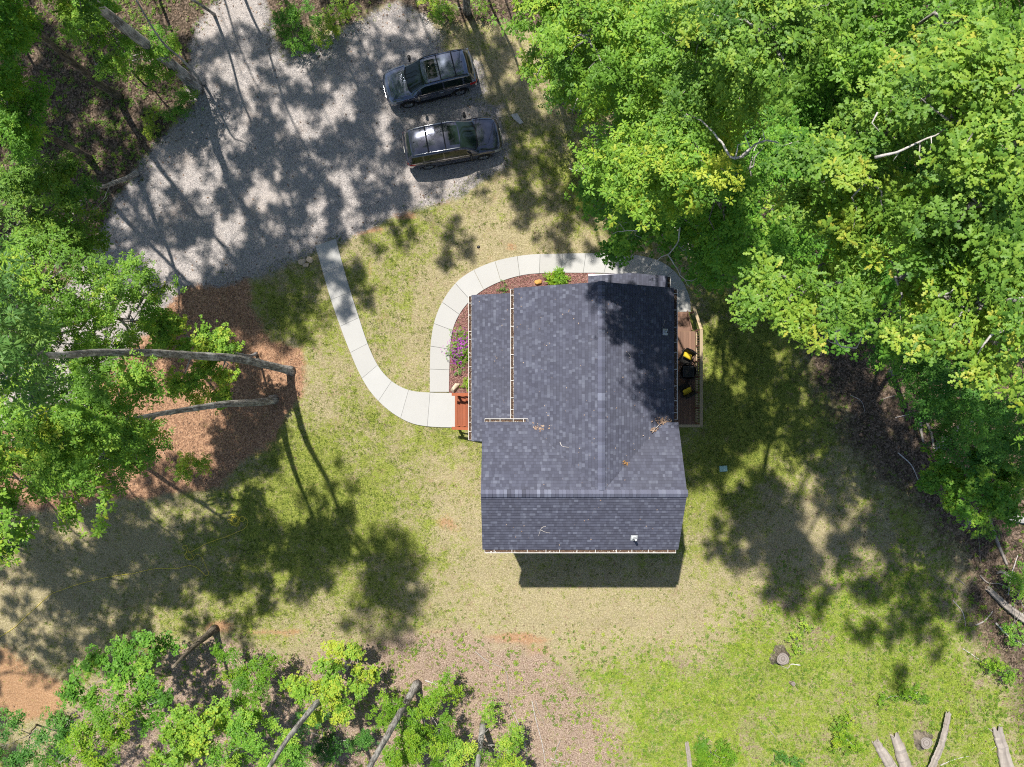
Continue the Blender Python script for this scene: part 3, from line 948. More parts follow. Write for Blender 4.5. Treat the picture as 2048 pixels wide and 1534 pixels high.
ys0, ys1 = (767 - 853) / S, (767 - 789) / S
ym, yl = (ys0 + ys1) / 2, ys1 - ys0
xs_ = [-2.88, -2.60, -2.32, -2.04]
for i, x in enumerate(xs_):
    zt = .16 + i * .15
    for k in range(2):
        b = MB(); b.box((x + .07 + k * .138, ym, zt), (.132, yl, .035), tint=random.uniform(0, .8)); part(b, st, 'tread', M['red_wood'], bevel=.004, tint=True)
for y in (ys0 + .06, ys1 - .06):
    b = MB(); b.add([(-2.86, y - .02, 0), (-1.8, y - .02, 0), (-1.8, y - .02, .58), (-2.04, y - .02, .58), (-2.86, y - .02, .13),
                     (-2.86, y + .02, 0), (-1.8, y + .02, 0), (-1.8, y + .02, .58), (-2.04, y + .02, .58), (-2.86, y + .02, .13)],
                    [(0, 1, 2, 3, 4), (9, 8, 7, 6, 5), (0, 5, 6, 1), (1, 6, 7, 2), (2, 7, 8, 3), (3, 8, 9, 4), (4, 9, 5, 0)])
    part(b, st, 'stringer', M['red_wood'])
for y in (ys0 - .02, ys1 + .02):
    b = MB(); b.bar((-2.96, y, 1.02), (-1.70, y, 1.62), .14, .045); part(b, st, 'hand_rail', M['red_wood'], bevel=.006)
    b = MB(); b.bar((-2.80, y, .55), (-1.70, y, 1.05), .04, .09); part(b, st, 'lower_rail', M['red_wood'])
    for x, z in ((-2.72, 1.10), (-1.86, 1.5)):
        b = MB(); b.box((x, y, z / 2), (.10, .10, z)); part(b, st, 'post', M['red_wood'])

# ------------------------------------------------------------------ east deck
dkz = 0.70
DX0, DX1, DY0, DY1 = 6.54, 9.06, -2.02, 2.58
deck = thing('back_deck', 'narrow weathered timber deck with rail and steps on the shaded east side', 'deck', (7.8, .3, 0))
nb = 18
for i in range(nb):
    x = DX0 + (i + .5) * (DX1 - DX0) / nb
    b = MB(); b.box((x, (DY0 + DY1) / 2, dkz - .02), ((DX1 - DX0) / nb - .008, DY1 - DY0, .035), tint=random.random() * .9)
    part(b, deck, 'deck_board', M['deck_wood'], tint=True)
b = MB()
b.box((DX1 + .025, (DY0 + DY1) / 2, dkz - .12), (.045, DY1 - DY0, .22)); b.box(((DX0 + DX1) / 2, DY0 - .025, dkz - .12), (DX1 - DX0, .045, .22)); b.box(((DX0 + DX1) / 2, DY1 - .0, dkz - .16), (DX1 - DX0, .04, .2))
part(b, deck, 'rim_board', M['deck_wood'])
for x in (DX0 + .2, DX1 - .1):
    for y in (DY0 + .1, .3, DY1 - .1):
        b = MB(); b.box((x, y, .29), (.12, .12, .58)); part(b, deck, 'leg', M['deck_wood'])
RZ = 1.62
posts = [DY0 + .05 + i * .765 for i in range(7)]
for y in posts:
    b = MB(); b.box((DX1 + .09, y, (dkz + RZ) / 2 - .1), (.09, .09, RZ - dkz + .16)); part(b, deck, 'post', M['deck_wood'])
for a, b_ in zip(posts[:-1], posts[1:]):
    b = MB()
    for k in range(1, 6): b.box((DX1 + .09, a + (b_ - a) * k / 6, (dkz + RZ) / 2), (.035, .035, RZ - dkz - .05))
    part(b, deck, 'baluster_panel', M['deck_wood'])
b = MB(); b.bar((DX1 + .09, DY0 - .06, RZ), (DX1 + .09, DY1 + .03, RZ), .15, .04); part(b, deck, 'hand_rail', M['rail_wood'], tint=True)
b = MB(); b.bar((DX0 + .1, DY0 - .03, RZ + .002), (DX1 + .016, DY0 - .03, RZ + .002), .13, .04); part(b, deck, 'hand_rail', M['rail_wood'])
b = MB(); b.bar((DX1 + .09, DY0 + .05, dkz + .10), (DX1 + .09, DY1, dkz + .10), .09, .04); part(b, deck, 'lower_rail', M['rail_wood'])
b = MB(); b.bar((DX1 + .09, DY1 + .031, RZ), (DX1 - .10, DY1 + 1.2, .95), .14, .04); part(b, deck, 'hand_rail', M['rail_wood'])
b = MB(); b.box((DX1 - .02, DY1 + .98, .5), (.09, .09, 1.0)); part(b, deck, 'post', M['deck_wood'])
b = MB(); b.bar((DX1 - .12, DY1 + .02, dkz - .06), (DX1 - .22, DY1 + 1.05, .10), .05, .22); part(b, deck, 'stringer', M['deck_wood'])
for i in range(4):
    b = MB(); b.box((7.75, DY1 + .15 + i * .255, dkz - .14 - i * .15), (2.3, .235, .035), tint=random.random()); part(b, deck, 'tread', M['deck_wood'], tint=True)


# deck furniture
def chair(px, py, rz, label):
    p = P(px, py, dkz + .4)
    t = thing('patio_chair', label, 'chair', (p.x, p.y, dkz), rz, 'chairs on the back deck')
    def L(mb, name, mat, **k): return mb.build(name, M[mat], t, **k)
    b = MB(); b.box((0, 0, .40), (.56, .54, .07)); L(b, 'seat', 'wicker', bevel=.02)
    b = MB(); b.box((0, -.30, .68), (.56, .07, .56), M=Matrix.Rotation(math.radians(16), 3, 'X')); L(b, 'backrest', 'wicker', bevel=.02)
    for s in (-1, 1):
        b = MB(); b.tube([(s * .31, .27, 0), (s * .31, .27, .62), (s * .31, .20, .65), (s * .31, -.28, .65), (s * .31, -.36, .62)], .022, 8); L(b, 'arm', 'black_metal', smooth=True)
        b = MB(); b.tube([(s * .27, -.24, .38), (s * .27, -.33, 0)], .02, 8); L(b, 'leg', 'black_metal')
    b = MB(); b.tube([(-.29, -.38, .94), (0, -.41, .99), (.29, -.38, .94)], .02, 8); L(b, 'top_bar', 'black_metal')
    return t, p


c1, p1 = chair(1371, 716, math.radians(152), 'dark patio chair with yellow cushion on the step side of the round table')
c2, p2 = chair(1370, 778, math.radians(28), 'dark patio chair with yellow cushion on the house side, south of the round table')


def pillow(p, rz, label, tilt=.9):
    """stuffed square cushion leaning on a backrest"""
    n = 12; vs = []; fs = []
    for side in (1, -1):
        for i in range(n + 1):
            for j in range(n + 1):
                u, v = i / n * 2 - 1, j / n * 2 - 1
                e = (1 - u ** 4) * (1 - v ** 4)
                vs.append(Vector((u * .225 * (1 - .06 * (1 - abs(v))), v * .225 * (1 - .06 * (1 - abs(u))), side * .085 * max(e, 0) ** .6)))
    m = (n + 1) ** 2
    for s in (0, 1):
        for i in range(n):
            for j in range(n):
                a = s * m + i * (n + 1) + j; q = (a, a + n + 1, a + n + 2, a + 1)
                fs.append(q if s == 0 else q[::-1])
    b = MB(); b.add(vs, fs)
    me = b.mesh('cushion', True)
    bm = bmesh.new(); bm.from_mesh(me); bmesh.ops.remove_doubles(bm, verts=bm.verts, dist=.0005); bm.to_mesh(me); bm.free()
    o = link('cushion', me, M['yellow_cloth'])
    R = Matrix.Rotation(rz, 4, 'Z') @ Matrix.Translation((0, -.15, .585)) @ Matrix.Rotation(tilt, 4, 'X')
    o.matrix_world = Matrix.Translation((p.x, p.y, dkz)) @ R
    tag(o, label, 'cushion', 'yellow cushions on the deck chairs')


pillow(p1, math.radians(152), 'square yellow cushion in the chair nearer the deck steps', .75)
pillow(p2, math.radians(28), 'square yellow cushion in the chair farther from the deck steps', .75)
p = P(1377, 743, dkz + .5)
tb = thing('fire_pit_table', 'round black metal fire pit table with square lid between the deck chairs', 'table', (p.x, p.y, dkz))
b = MB(); b.tube([(math.cos(a) * .44, math.sin(a) * .44, .48) for a in np.linspace(0, 2 * math.pi, 37)], .016, 8, cap=False); b.build('ring', M['black_metal'], tb, smooth=True)
b = MB(); b.lathe([(.05, .20), (.30, .24), (.38, .42), (.40, .45)], 28); b.build('bowl', M['black_metal'], tb, smooth=True)
b = MB(); b.box((0, 0, .47), (.52, .52, .03)); b.box((0, 0, .49), (.50, .02, .02)); b.box((0, 0, .491), (.02, .50, .02)); b.build('lid', M['black_plastic'], tb, bevel=.006)
b = MB()
for s in (-1, 1): b.bar((s * .26, -.26, .497), (s * .26, .26, .497), .018, .018); b.bar((-.25, s * .26, .497), (.25, s * .26, .497), .018, .018)
b.build('lid_frame', M['frame_grey'], tb)
for a in (45, 135, 225, 315):
    a = math.radians(a); b = MB(); b.tube([(math.cos(a) * .36, math.sin(a) * .36, .42), (math.cos(a) * .44, math.sin(a) * .44, 0)], .018, 6); b.build('leg', M['black_metal'], tb)



# ------------------------------------------------------------------ cars
def interp_rows(rows, xs):
    """smooth table lookup; rows = (x, a, b, c ...)"""
    A = np.array(rows, float)
    c = catmull([tuple(r) for r in rows], .05)
    o = np.argsort(c[:, 0], kind='stable'); c = c[o]
    return np.stack([np.interp(xs, c[:, 0], c[:, k]) for k in range(1, A.shape[1])], 1)


def suv(name, label, loc, rz, L, wb, body, cab, paint, roof_h, sunroof, seed):
    car = thing(name, label, 'car', loc, rz, 'cars parked on the gravel')
    def C(mb, nm, mat, parent=None, **k): return mb.build(nm, M[mat], parent or car, **k)
    xs = np.linspace(body[0][0], body[-1][0], 46)
    T = interp_rows(body, xs)                                # w, zb, zs, zt
    prof = []
    for x, (w_, zb, zs, zt) in zip(xs, T):
        half = [(0, zb), (.78 * w_, zb), (.95 * w_, zb + .06), (.992 * w_, zb + .18), (w_, .60 * zs + .02), (.985 * w_, zs - .16), (.965 * w_, zs - .05), (.91 * w_, zs + .005), (.78 * w_, zt - .008), (.5 * w_, zt + .012), (0, zt + .022)]
        prof.append([(x, y, z) for y, z in half] + [(x, -y, z) for y, z in half[-2:0:-1]])
    m = len(prof[0]); b = MB()
    vs = [p for r in prof for p in r]
    fs = [(i * m + k, i * m + (k + 1) % m, (i + 1) * m + (k + 1) % m, (i + 1) * m + k) for i in range(len(prof) - 1) for k in range(m)]
    fs += [tuple(range(m)), tuple(range((len(prof) - 1) * m, len(prof) * m))]
    b.add(vs, fs)
    bo = C(b, 'body', paint, smooth=True)
    wr, ty = .345, .80
    # wheel arches cut out of the body
    cut = MB()
    for sx in (-1, 1):
        for sy in (-1, 1):
            cut.lathe([(0, -.22), (.405, -.22), (.405, .3), (0, .3)], 28, Matrix.Translation((sx * wb / 2, sy * (ty + .02), wr + .01)) @ Matrix.Rotation(math.radians(90), 4, 'X'))
    cm = cut.mesh('cut')
    bmx = bmesh.new(); bmx.from_mesh(cm); bmesh.ops.remove_doubles(bmx, verts=bmx.verts, dist=1e-4); bmesh.ops.recalc_face_normals(bmx, faces=bmx.faces); bmx.to_mesh(cm); bmx.free()
    co = link('cut', cm, None, car)
    md = bo.modifiers.new('arch', 'BOOLEAN'); md.object = co; md.operation = 'DIFFERENCE'; md.solver = 'EXACT'
    bpy.context.view_layer.update()
    dg = bpy.context.evaluated_depsgraph_get()
    me2 = bpy.data.meshes.new_from_object(bo.evaluated_get(dg)); bo.modifiers.clear(); bo.data = me2
    bpy.data.objects.remove(co); bpy.data.meshes.remove(cm)
    for sx in (-1, 1):
        for sy in (-1, 1):
            Mx = Matrix.Translation((sx * wb / 2, sy * ty, wr)) @ Matrix.Rotation(math.radians(-90 * sy), 4, 'X')
            wh = MB(); wh.lathe([(.235, -.11), (.30, -.12), (.335, -.09), (wr, -.04), (wr, .05), (.335, .09), (.305, .118), (.245, .112), (.235, .08)], 32, Mx)
            wo = C(wh, 'wheel', 'rubber', smooth=True)
            r = MB(); r.lathe([(.237, .03), (.237, .10), (.222, .105), (.215, .04), (.02, .03)], 32, Mx)
            for k in range(5):
                for dd in (-.13, .13):
                    a = k * 2 * math.pi / 5 + dd
                    r.add([Mx @ Vector((math.cos(a2) * rr, math.sin(a2) * rr, h)) for (a2, rr, h) in ((a - .42 * dd - .16, .05, .095), (a - .42 * dd + .16, .05, .095), (a + .07, .225, .10), (a - .07, .225, .10))], [(0, 1, 2, 3)])
            r.lathe([(.001, .10), (.05, .098), (.055, .07)], 14, Mx)
            r.build('rim', M['alloy'], wo)
            d = MB(); d.lathe([(.001, .035), (.21, .036)], 24, Mx); d.build('disc', M['black_plastic'], wo)
            a_ = MB()                                       # arch cladding
            ring = []
            for k in range(15):
                t = math.radians(-8 + 196 * k / 14)
                for rr in (.40, .455):
                    for dy in (.90, .935): ring.append((sx * wb / 2 + math.cos(t) * rr, sy * dy, wr + .01 + math.sin(t) * rr))
            ff = []
            for k in range(14):
                o = k * 4
                for q in ((0, 1, 5, 4), (1, 3, 7, 5), (3, 2, 6, 7), (2, 0, 4, 6)): ff.append(tuple(o + i for i in q))
            a_.add(ring, ff); C(a_, 'arch_trim', 'black_plastic')
    # cabin
    cx = np.linspace(cab[0][0], cab[-1][0], 60); CT = interp_rows(cab, cx)      # zr, wr, wb, zb

    def pt(x, v, off=0.0):
        zr, wr_, wb_, zb = [np.interp(x, cx, CT[:, k]) for k in range(4)]
        sgn = 1 if v >= 0 else -1; v = abs(v)
        if v <= .6: t = v / .6; y = wr_ * t; z = zr - .055 * t ** 2.4; ny, nz = .25 * t, 1
        else:
            t = (v - .6) / .4; y = wr_ + (wb_ - wr_) * (1 - (1 - t) ** 1.35); z = (zr - .055) + (zb - zr + .055) * (t ** .93); ny, nz = 1, .35
        return Vector((x, sgn * (y + off * ny), z + off * nz))

    def patch(nm, mat, xa, xb, va, vb, off, nx=14, nv=12, sides=(1,), parent=None):
        b = MB()
        for sg in sides:
            g = []
            for i in range(nx + 1):
                for j in range(nv + 1):
                    v = (va + (vb - va) * j / nv) * sg
                    fa = xa(abs(v)) if callable(xa) else xa; fb = xb(abs(v)) if callable(xb) else xb
                    g.append(pt(fa + (fb - fa) * i / nx, v, off))
            b.add(g, [(i * (nv + 1) + j, (i + 1) * (nv + 1) + j, (i + 1) * (nv + 1) + j + 1, i * (nv + 1) + j + 1) for i in range(nx) for j in range(nv)])
        return C(b, nm, mat, parent, smooth=True)
    x0, x1 = cab[0][0], cab[-1][0]
    b = MB(); g = []; nx, nv = 50, 30
    for i in range(nx + 1):
        for j in range(nv + 1): g.append(pt(x0 + (x1 - x0) * i / nx, -1 + 2 * j / nv))
    b.add(g, [(i * (nv + 1) + j, (i + 1) * (nv + 1) + j, (i + 1) * (nv + 1) + j + 1, i * (nv + 1) + j + 1) for i in range(nx) for j in range(nv)])
    C(b, 'roof', paint, smooth=True)
    ws0, ws1 = roof_h['ws']
    patch('windshield', 'car_glass', lambda v: ws0 - .10 * (v / .56) ** 2, lambda v: ws1 - .16 * (v / .56) ** 2, -.55, .55, .006)
    patch('cowl', 'black_plastic', lambda v: ws1 - .16 * (v / .56) ** 2, lambda v: ws1 + .09 - .17 * (v / .56) ** 2, -.56, .56, .008, nx=4)
    rg0, rg1 = roof_h['rg']
    patch('rear_window', 'car_glass', rg0, lambda v: rg1 + .04 * (v / .5) ** 2, -.50, .50, .006)
    for (wa, wb2) in roof_h['side']:
        for s in (1, -1): patch('side_window', 'car_glass', wa, wb2, .655, .955, .006, sides=(s,))
    for s in (1, -1):
        patch('window_trim', 'chrome', roof_h['side'][0][0] - .05, roof_h['side'][-1][1] + .1, .958, .985, .010, nx=30, nv=2, sides=(s,))
        # roof rails
        r0, r1 = roof_h['rail']
        rl = MB(); rl.tube([pt(r0, s * .55, .01)] + [pt(r0 + (r1 - r0) * k / 8, s * .55, .055) for k in range(1, 8)] + [pt(r1, s * .55, .01)], .02, 8)
        C(rl, 'roof_rail', roof_h['railmat'], smooth=True)
    for x in roof_h['bars']:
        cb = MB(); a0, a1 = pt(x, -.55, .075), pt(x, .55, .075); mid = pt(x, 0, .085)
        cb.tube([a0, Vector((x, a0.y * .5, mid.z - .005)), Vector((x, 0, mid.z)), Vector((x, a1.y * .5, mid.z - .005)), a1], .026, 8); C(cb, 'cross_bar', 'black_metal')
    if sunroof:
        patch('sunroof', 'car_glass', sunroof[0], sunroof[1], -.40, .40, .006)
    fin_ = MB(); fin_.add([pt(roof_h['fin'], -.02, .0), pt(roof_h['fin'], .02, .0), pt(roof_h['fin'] + .16, 0, .0), pt(roof_h['fin'] - .03, 0, .06)], [(0, 1, 2), (0, 2, 3), (1, 3, 2), (0, 3, 1)]); C(fin_, 'antenna', 'black_plastic')
    # seams of roof panel, doors and hood as thin dark grooves
    def bod(x, k):
        w_, zb, zs, zt = [np.interp(x, xs, T[:, q]) for q in range(4)]
        return w_, zb, zs, zt
    for s in (1, -1):
        for x in roof_h['doors']:
            w_, zb, zs, zt = bod(x, 0); dm = MB()
            dm.tube([(x, s * (.985 * w_ + .002), zs - .16), (x, s * (w_ + .002), .60 * zs), (x, s * (.99 * w_ + .002), zb + .2)], .006, 4); C(dm, 'door_seam', 'black_plastic')
        for x in roof_h['handles']:
            w_, zb, zs, zt = bod(x, 0); hm = MB(); hm.tube([(x - .1, s * (.98 * w_ + .01), zs - .12), (x, s * (.98 * w_ + .035), zs - .115), (x + .1, s * (.98 * w_ + .01), zs - .12)], .016, 6); C(hm, 'handle', roof_h['handlemat'], smooth=True)
        w_, zb, zs, zt = bod(roof_h['mirror'], 0)
        mm = MB(); ctr = Vector((roof_h['mirror'], s * (w_ + .13), zs + .10))
        mm.lathe([(.001, -.13), (.07, -.12), (.105, -.04), (.105, .06), (.07, .125), (.001, .13)], 14, Matrix.Translation(ctr) @ Matrix.Rotation(math.radians(90), 4, 'X') @ Matrix.Diagonal((.75, .85, 1, 1)))
        mm.bar((roof_h['mirror'] + .02, s * (w_ - .06), zs + .05), ctr, .05, .05); C(mm, 'mirror', paint if roof_h['handlemat'] == paint else 'black_plastic', smooth=True)
        sb = MB(); sb.bar((-wb / 2 + .46, s * .915, .30), (wb / 2 - .46, s * .915, .30), .05, .14); C(sb, 'sill', 'black_plastic', bevel=.012)
    fx = roof_h['hood']
    hm = MB()
    for s in (1, -1):
        hm.tube([(x, s * .80 * bod(x, 0)[0], bod(x, 0)[3] + .0) for x in np.linspace(ws1 - .02, fx, 8)], .007, 4)
    hm.tube([(fx + .02 - .12 * t * t, t * .80 * bod(fx, 0)[0], bod(fx, 0)[3] + .012 - .02 * t * t) for t in np.linspace(-1, 1, 9)], .008, 4)
    C(hm, 'hood_seam', 'black_plastic')
    # lamps following the corner of the body: strips sampled on the skin

    def skin(x, k, off):
        i = np.interp(x, xs, np.arange(len(xs))); i0 = int(min(i, len(xs) - 2)); f = i - i0
        p = Vector(prof[i0][k]).lerp(Vector(prof[i0 + 1][k]), f)
        d = Vector((0, p.y, (p.z - .6) * 1.2 + .15)).normalized()
        d.x = .6 if x > 0 else -.6
        return p + d.normalized() * off

    def lamp(nm, mat, xa, xb, k0, k1, off=.008):
        mm_ = len(prof[0])
        for s in (1, -1):
            b = MB(); g = []
            ks = [k if s == 1 else (mm_ - k) % mm_ for k in range(k0, k1 + 1)]
            for i in range(9):
                for k in ks: g.append(skin(xa + (xb - xa) * i / 8, k, off))
            q = len(ks)
            b.add(g, [(i * q + j, (i + 1) * q + j, (i + 1) * q + j + 1, i * q + j + 1) for i in range(8) for j in range(q - 1)]); C(b, nm, mat, smooth=True)
    lamp('headlight', 'clear_lens', body[-1][0] - .42, body[-1][0] - .08, 5, 7)
    lamp('tail_light', 'red_lens', body[0][0] + .04, body[0][0] + .42, 5, 7)
    xf = body[-1][0]; w_, zb, zs, zt = T[-2]
    gr = MB(); gr.box((xf - .01, 0, .60 * zs + .04), (.05, w_ * 1.1, .16)); C(gr, 'grille', 'black_plastic', bevel=.02)
    for k in range(3):
        pass
    gb = MB(); gb.box((xf + .02, 0, .60 * zs + .06), (.02, w_ * .9, .03)); C(gb, 'grille_bar', 'chrome')
    xr = body[0][0]
    pl = MB(); pl.box((xr - .008, 0, .80), (.02, .32, .16)); C(pl, 'plate', 'paper')
    rb = MB(); rb.box((xr + .02, 0, .46), (.12, 1.35, .16)); C(rb, 'bumper', 'black_plastic', bevel=.03)
    sp = MB(); zr = pt(rg0 + .0, 0).z
    sp.add([pt(rg0 + .25, -.5, .012), pt(rg0 + .25, .5, .012), pt(rg0 - .05, .48, .055), pt(rg0 - .05, -.48, .055), pt(rg0 - .0, .48, .0), pt(rg0 - .0, -.48, .0)], [(0, 1, 2, 3), (3, 2, 4, 5), (0, 3, 5), (1, 4, 2), (0, 5, 4, 1)])
    C(sp, 'spoiler', paint)
    wp = MB()
    for s in (-.32, .22): wp.tube([pt(ws1 + .03, s * .8, .02), pt(ws1 - .08, s * .8 + .34, .010)], .005, 5)
    C(wp, 'wiper', 'black_plastic')
    return car


body1 = [(-2.30, .66, .46, .86, .90), (-2.24, .80, .40, .98, 1.02), (-2.05, .895, .33, 1.06, 1.08), (-1.3, .92, .27, 1.05, 1.06), (-.3, .915, .22, 1.01, 1.02), (.6, .915, .22, .99, 1.0), (1.15, .915, .24, .975, 1.03),
         (1.6, .90, .27, .93, .995), (1.95, .86, .30, .84, .90), (2.15, .78, .33, .74, .80), (2.26, .64, .38, .66, .71), (2.30, .50, .42, .60, .64)]
cab1 = [(-2.20, 1.05, .60, .84, 1.03), (-2.08, 1.28, .62, .85, 1.05), (-1.92, 1.52, .64, .865, 1.05), (-1.7, 1.60, .655, .875, 1.04), (-1.0, 1.655, .68, .88, 1.03), (-.3, 1.665, .685, .88, 1.01), (.1, 1.64, .675, .875, 1.0), (.35, 1.56, .66, .87, .99), (.75, 1.30, .68, .86, .985), (1.12, 1.06, .72, .84, .98), (1.24, .99, .74, .82, .97)]
h1 = dict(ws=(.30, 1.12), rg=(-2.15, -1.93), side=[(-1.98, -1.62), (-1.54, -.62), (-.55, lambda v: .62 + (v - .655) * .9)], rail=(-1.85, .25), railmat='black_metal', bars=(-.55, -1.30), fin=-1.72,
          doors=(-.58, .62, -1.35), handles=(-.42, -1.25), handlemat='chrome', mirror=.72, hood=2.0)
h1['side'] = [(-1.98, -1.62), (-1.54, -.62), (-.55, .55)]
ang1 = math.atan2(-.262, -.965)
suv('parked_suv', 'slate grey car with black sunroof, nose towards the left, nearer the top edge', (-4.10, 15.15, 0.006), ang1 - .022, 4.57, 2.66, body1, cab1, 'paint_slate', h1, (-.42, .06), 1)
sc2 = 1.045
body2 = [(-2.40, .68, .46, .90, .93), (-2.33, .83, .40, 1.02, 1.05), (-2.12, .915, .33, 1.09, 1.11), (-1.3, .945, .27, 1.07, 1.08), (-.3, .945, .22, 1.03, 1.04), (.6, .94, .22, 1.01, 1.02), (1.15, .94, .24, 1.0, 1.06),
         (1.65, .925, .27, .96, 1.025), (2.05, .885, .30, .88, .94), (2.25, .81, .33, .78, .85), (2.36, .68, .38, .70, .75), (2.40, .55, .42, .64, .68)]
cab2 = [(-2.30, 1.08, .62, .85, 1.05), (-2.20, 1.32, .64, .865, 1.07), (-2.06, 1.55, .66, .885, 1.07), (-1.8, 1.635, .68, .895, 1.06), (-1.0, 1.69, .70, .90, 1.05), (-.2, 1.70, .705, .90, 1.03), (.25, 1.67, .695, .895, 1.02), (.48, 1.60, .68, .89, 1.01), (.85, 1.34, .70, .88, 1.005), (1.20, 1.10, .74, .86, 1.0), (1.32, 1.03, .76, .84, .99)]
h2 = dict(ws=(.42, 1.20), rg=(-2.25, -2.05), side=[(-2.08, -1.55), (-1.48, -.55), (-.48, .62)], rail=(-1.9, .35), railmat='alloy', bars=(-.35, -1.20), fin=-1.85,
          doors=(-.5, .70, -1.45), handles=(-.35, -1.3), handlemat='black_plastic', mirror=.80, hood=2.12)
ang2 = math.atan2(.196, .982)
suv('parked_suv', 'glossy black car with silver roof rails, nose towards the right, nearer the house', (-2.95, 11.98, 0.006), ang2 - .022, 4.78, 2.80, body2, cab2, 'paint_black', h2, (-.12, .36), 2)


# ------------------------------------------------------------------ foliage
def leaf_outline(kind):
    if kind == 'oak':
        h = [(0, .015), (.24, .19), (.36, .07), (.56, .27), (.67, .10), (.84, .19), (1.0, 0)]
    elif kind == 'jag':
        h = [(0, .02), (.34, .24), (.50, .12), (.68, .24), (1.0, 0)]
    elif kind == 'maple':
        h = [(0, .02), (.12, .36), (.34, .22), (.52, .46), (.66, .16), (1.0, 0)]
    elif kind == 'lance':
        h = [(0, .01), (.45, .15), (1.0, 0)]
    else:
        h = [(0, .02), (.4, .26), (1.0, 0)]
    return h


def rosette(kind, n, seed, spread=1.0, droop=.25, up=.25):
    """n leaves round a twig tip, unit leaf length -> V, F(tris), leaf index"""
    r = np.random.default_rng(seed); h = leaf_outline(kind); V, F, I = [], [], []
    for k in range(n):
        az = 2 * math.pi * (k / n * spread) + r.normal() * .25
        pitch = up * r.uniform(-.6, 1.2); roll = r.normal() * .35; sc = r.uniform(.68, 1.1); start = r.uniform(.05, .42)
        m = len(h); base = len(V)
        L = [(t, wd, -.12 * wd) for t, wd in h]; R = [(t, -wd, -.12 * wd) for t, wd in h]; Cc = [(t, 0, 0.03) for t, wd in h]
        pts = np.array(L + R + Cc, float); pts[:, 2] -= droop * pts[:, 0] ** 2
        cr, sr = math.cos(roll), math.sin(roll)
        pts = np.stack([pts[:, 0], pts[:, 1] * cr - pts[:, 2] * sr, pts[:, 1] * sr + pts[:, 2] * cr], 1)
        pts[:, 0] += start; pts *= sc
        cp, sp_ = math.cos(pitch), math.sin(pitch)
        pts = np.stack([pts[:, 0] * cp - pts[:, 2] * sp_, pts[:, 1], pts[:, 0] * sp_ + pts[:, 2] * cp], 1)
        ca, sa = math.cos(az), math.sin(az)
        pts = np.stack([pts[:, 0] * ca - pts[:, 1] * sa, pts[:, 0] * sa + pts[:, 1] * ca, pts[:, 2]], 1)
        pts[:, 2] += r.uniform(-.12, .12)
        V += pts.tolist(); I += [k] * len(pts)
        for i in range(m - 1):
            l0, l1, r0, r1, c0, c1 = base + i, base + i + 1, base + m + i, base + m + i + 1, base + 2 * m + i, base + 2 * m + i + 1
            if i > 0: F += [(l0, c0, c1)]; F += [(r0, c1, c0)]
            else: F += []
            if i < m - 2: F += [(l0, c1, l1), (r0, r1, c1)]
            else: F += []
            if i == 0: F += [(c0, c1, l1), (c0, r1, c1)][:0]
    return np.array(V), np.array(F, int), np.array(I)


ROS = {k: [rosette(kd, n, s, droop=dr) for s in range(5)] for k, (kd, n, dr) in
       dict(oak=('oak', 8, .22), jag=('jag', 8, .22), maple=('maple', 7, .2), simple=('simple', 8, .2), lance=('lance', 10, .35)).items()}


def scatter(pos, nrm, size, kind, tint, rng, jit=.12):
    """place rosettes; returns V, F, tint"""
    n = len(pos); tpl = ROS[kind]; pick = rng.integers(0, len(tpl), n)
    spin = rng.random(n) * 2 * math.pi
    z = nrm / np.linalg.norm(nrm, axis=1, keepdims=True)
    a = np.where(np.abs(z[:, :1]) < .9, np.array([[1, 0, 0]]), np.array([[0, 1, 0]]))
    x = np.cross(a, z); x /= np.linalg.norm(x, axis=1, keepdims=True); y = np.cross(z, x)
    c, s = np.cos(spin)[:, None], np.sin(spin)[:, None]
    X = x * c + y * s; Y = -x * s + y * c
    Vs, Fs, Ts = [], [], []; off = 0
    for t in range(len(tpl)):
        id_ = np.where(pick == t)[0]
        if len(id_) == 0: continue
        V, F, I = tpl[t]; m = len(V)
        W = (V[None, :, 0:1] * X[id_][:, None, :] + V[None, :, 1:2] * Y[id_][:, None, :] + V[None, :, 2:3] * z[id_][:, None, :]) * size[id_][:, None, None] + pos[id_][:, None, :]
        lt = rng.normal(0, jit, (len(id_), I.max() + 1))
        Ts.append((tint[id_][:, None] + lt[:, I]).ravel())
        Vs.append(W.reshape(-1, 3)); Fs.append((F[None] + (np.arange(len(id_)) * m)[:, None, None] + off).reshape(-1, 3)); off += m * len(id_)
    return np.concatenate(Vs), np.concatenate(Fs), np.concatenate(Ts)


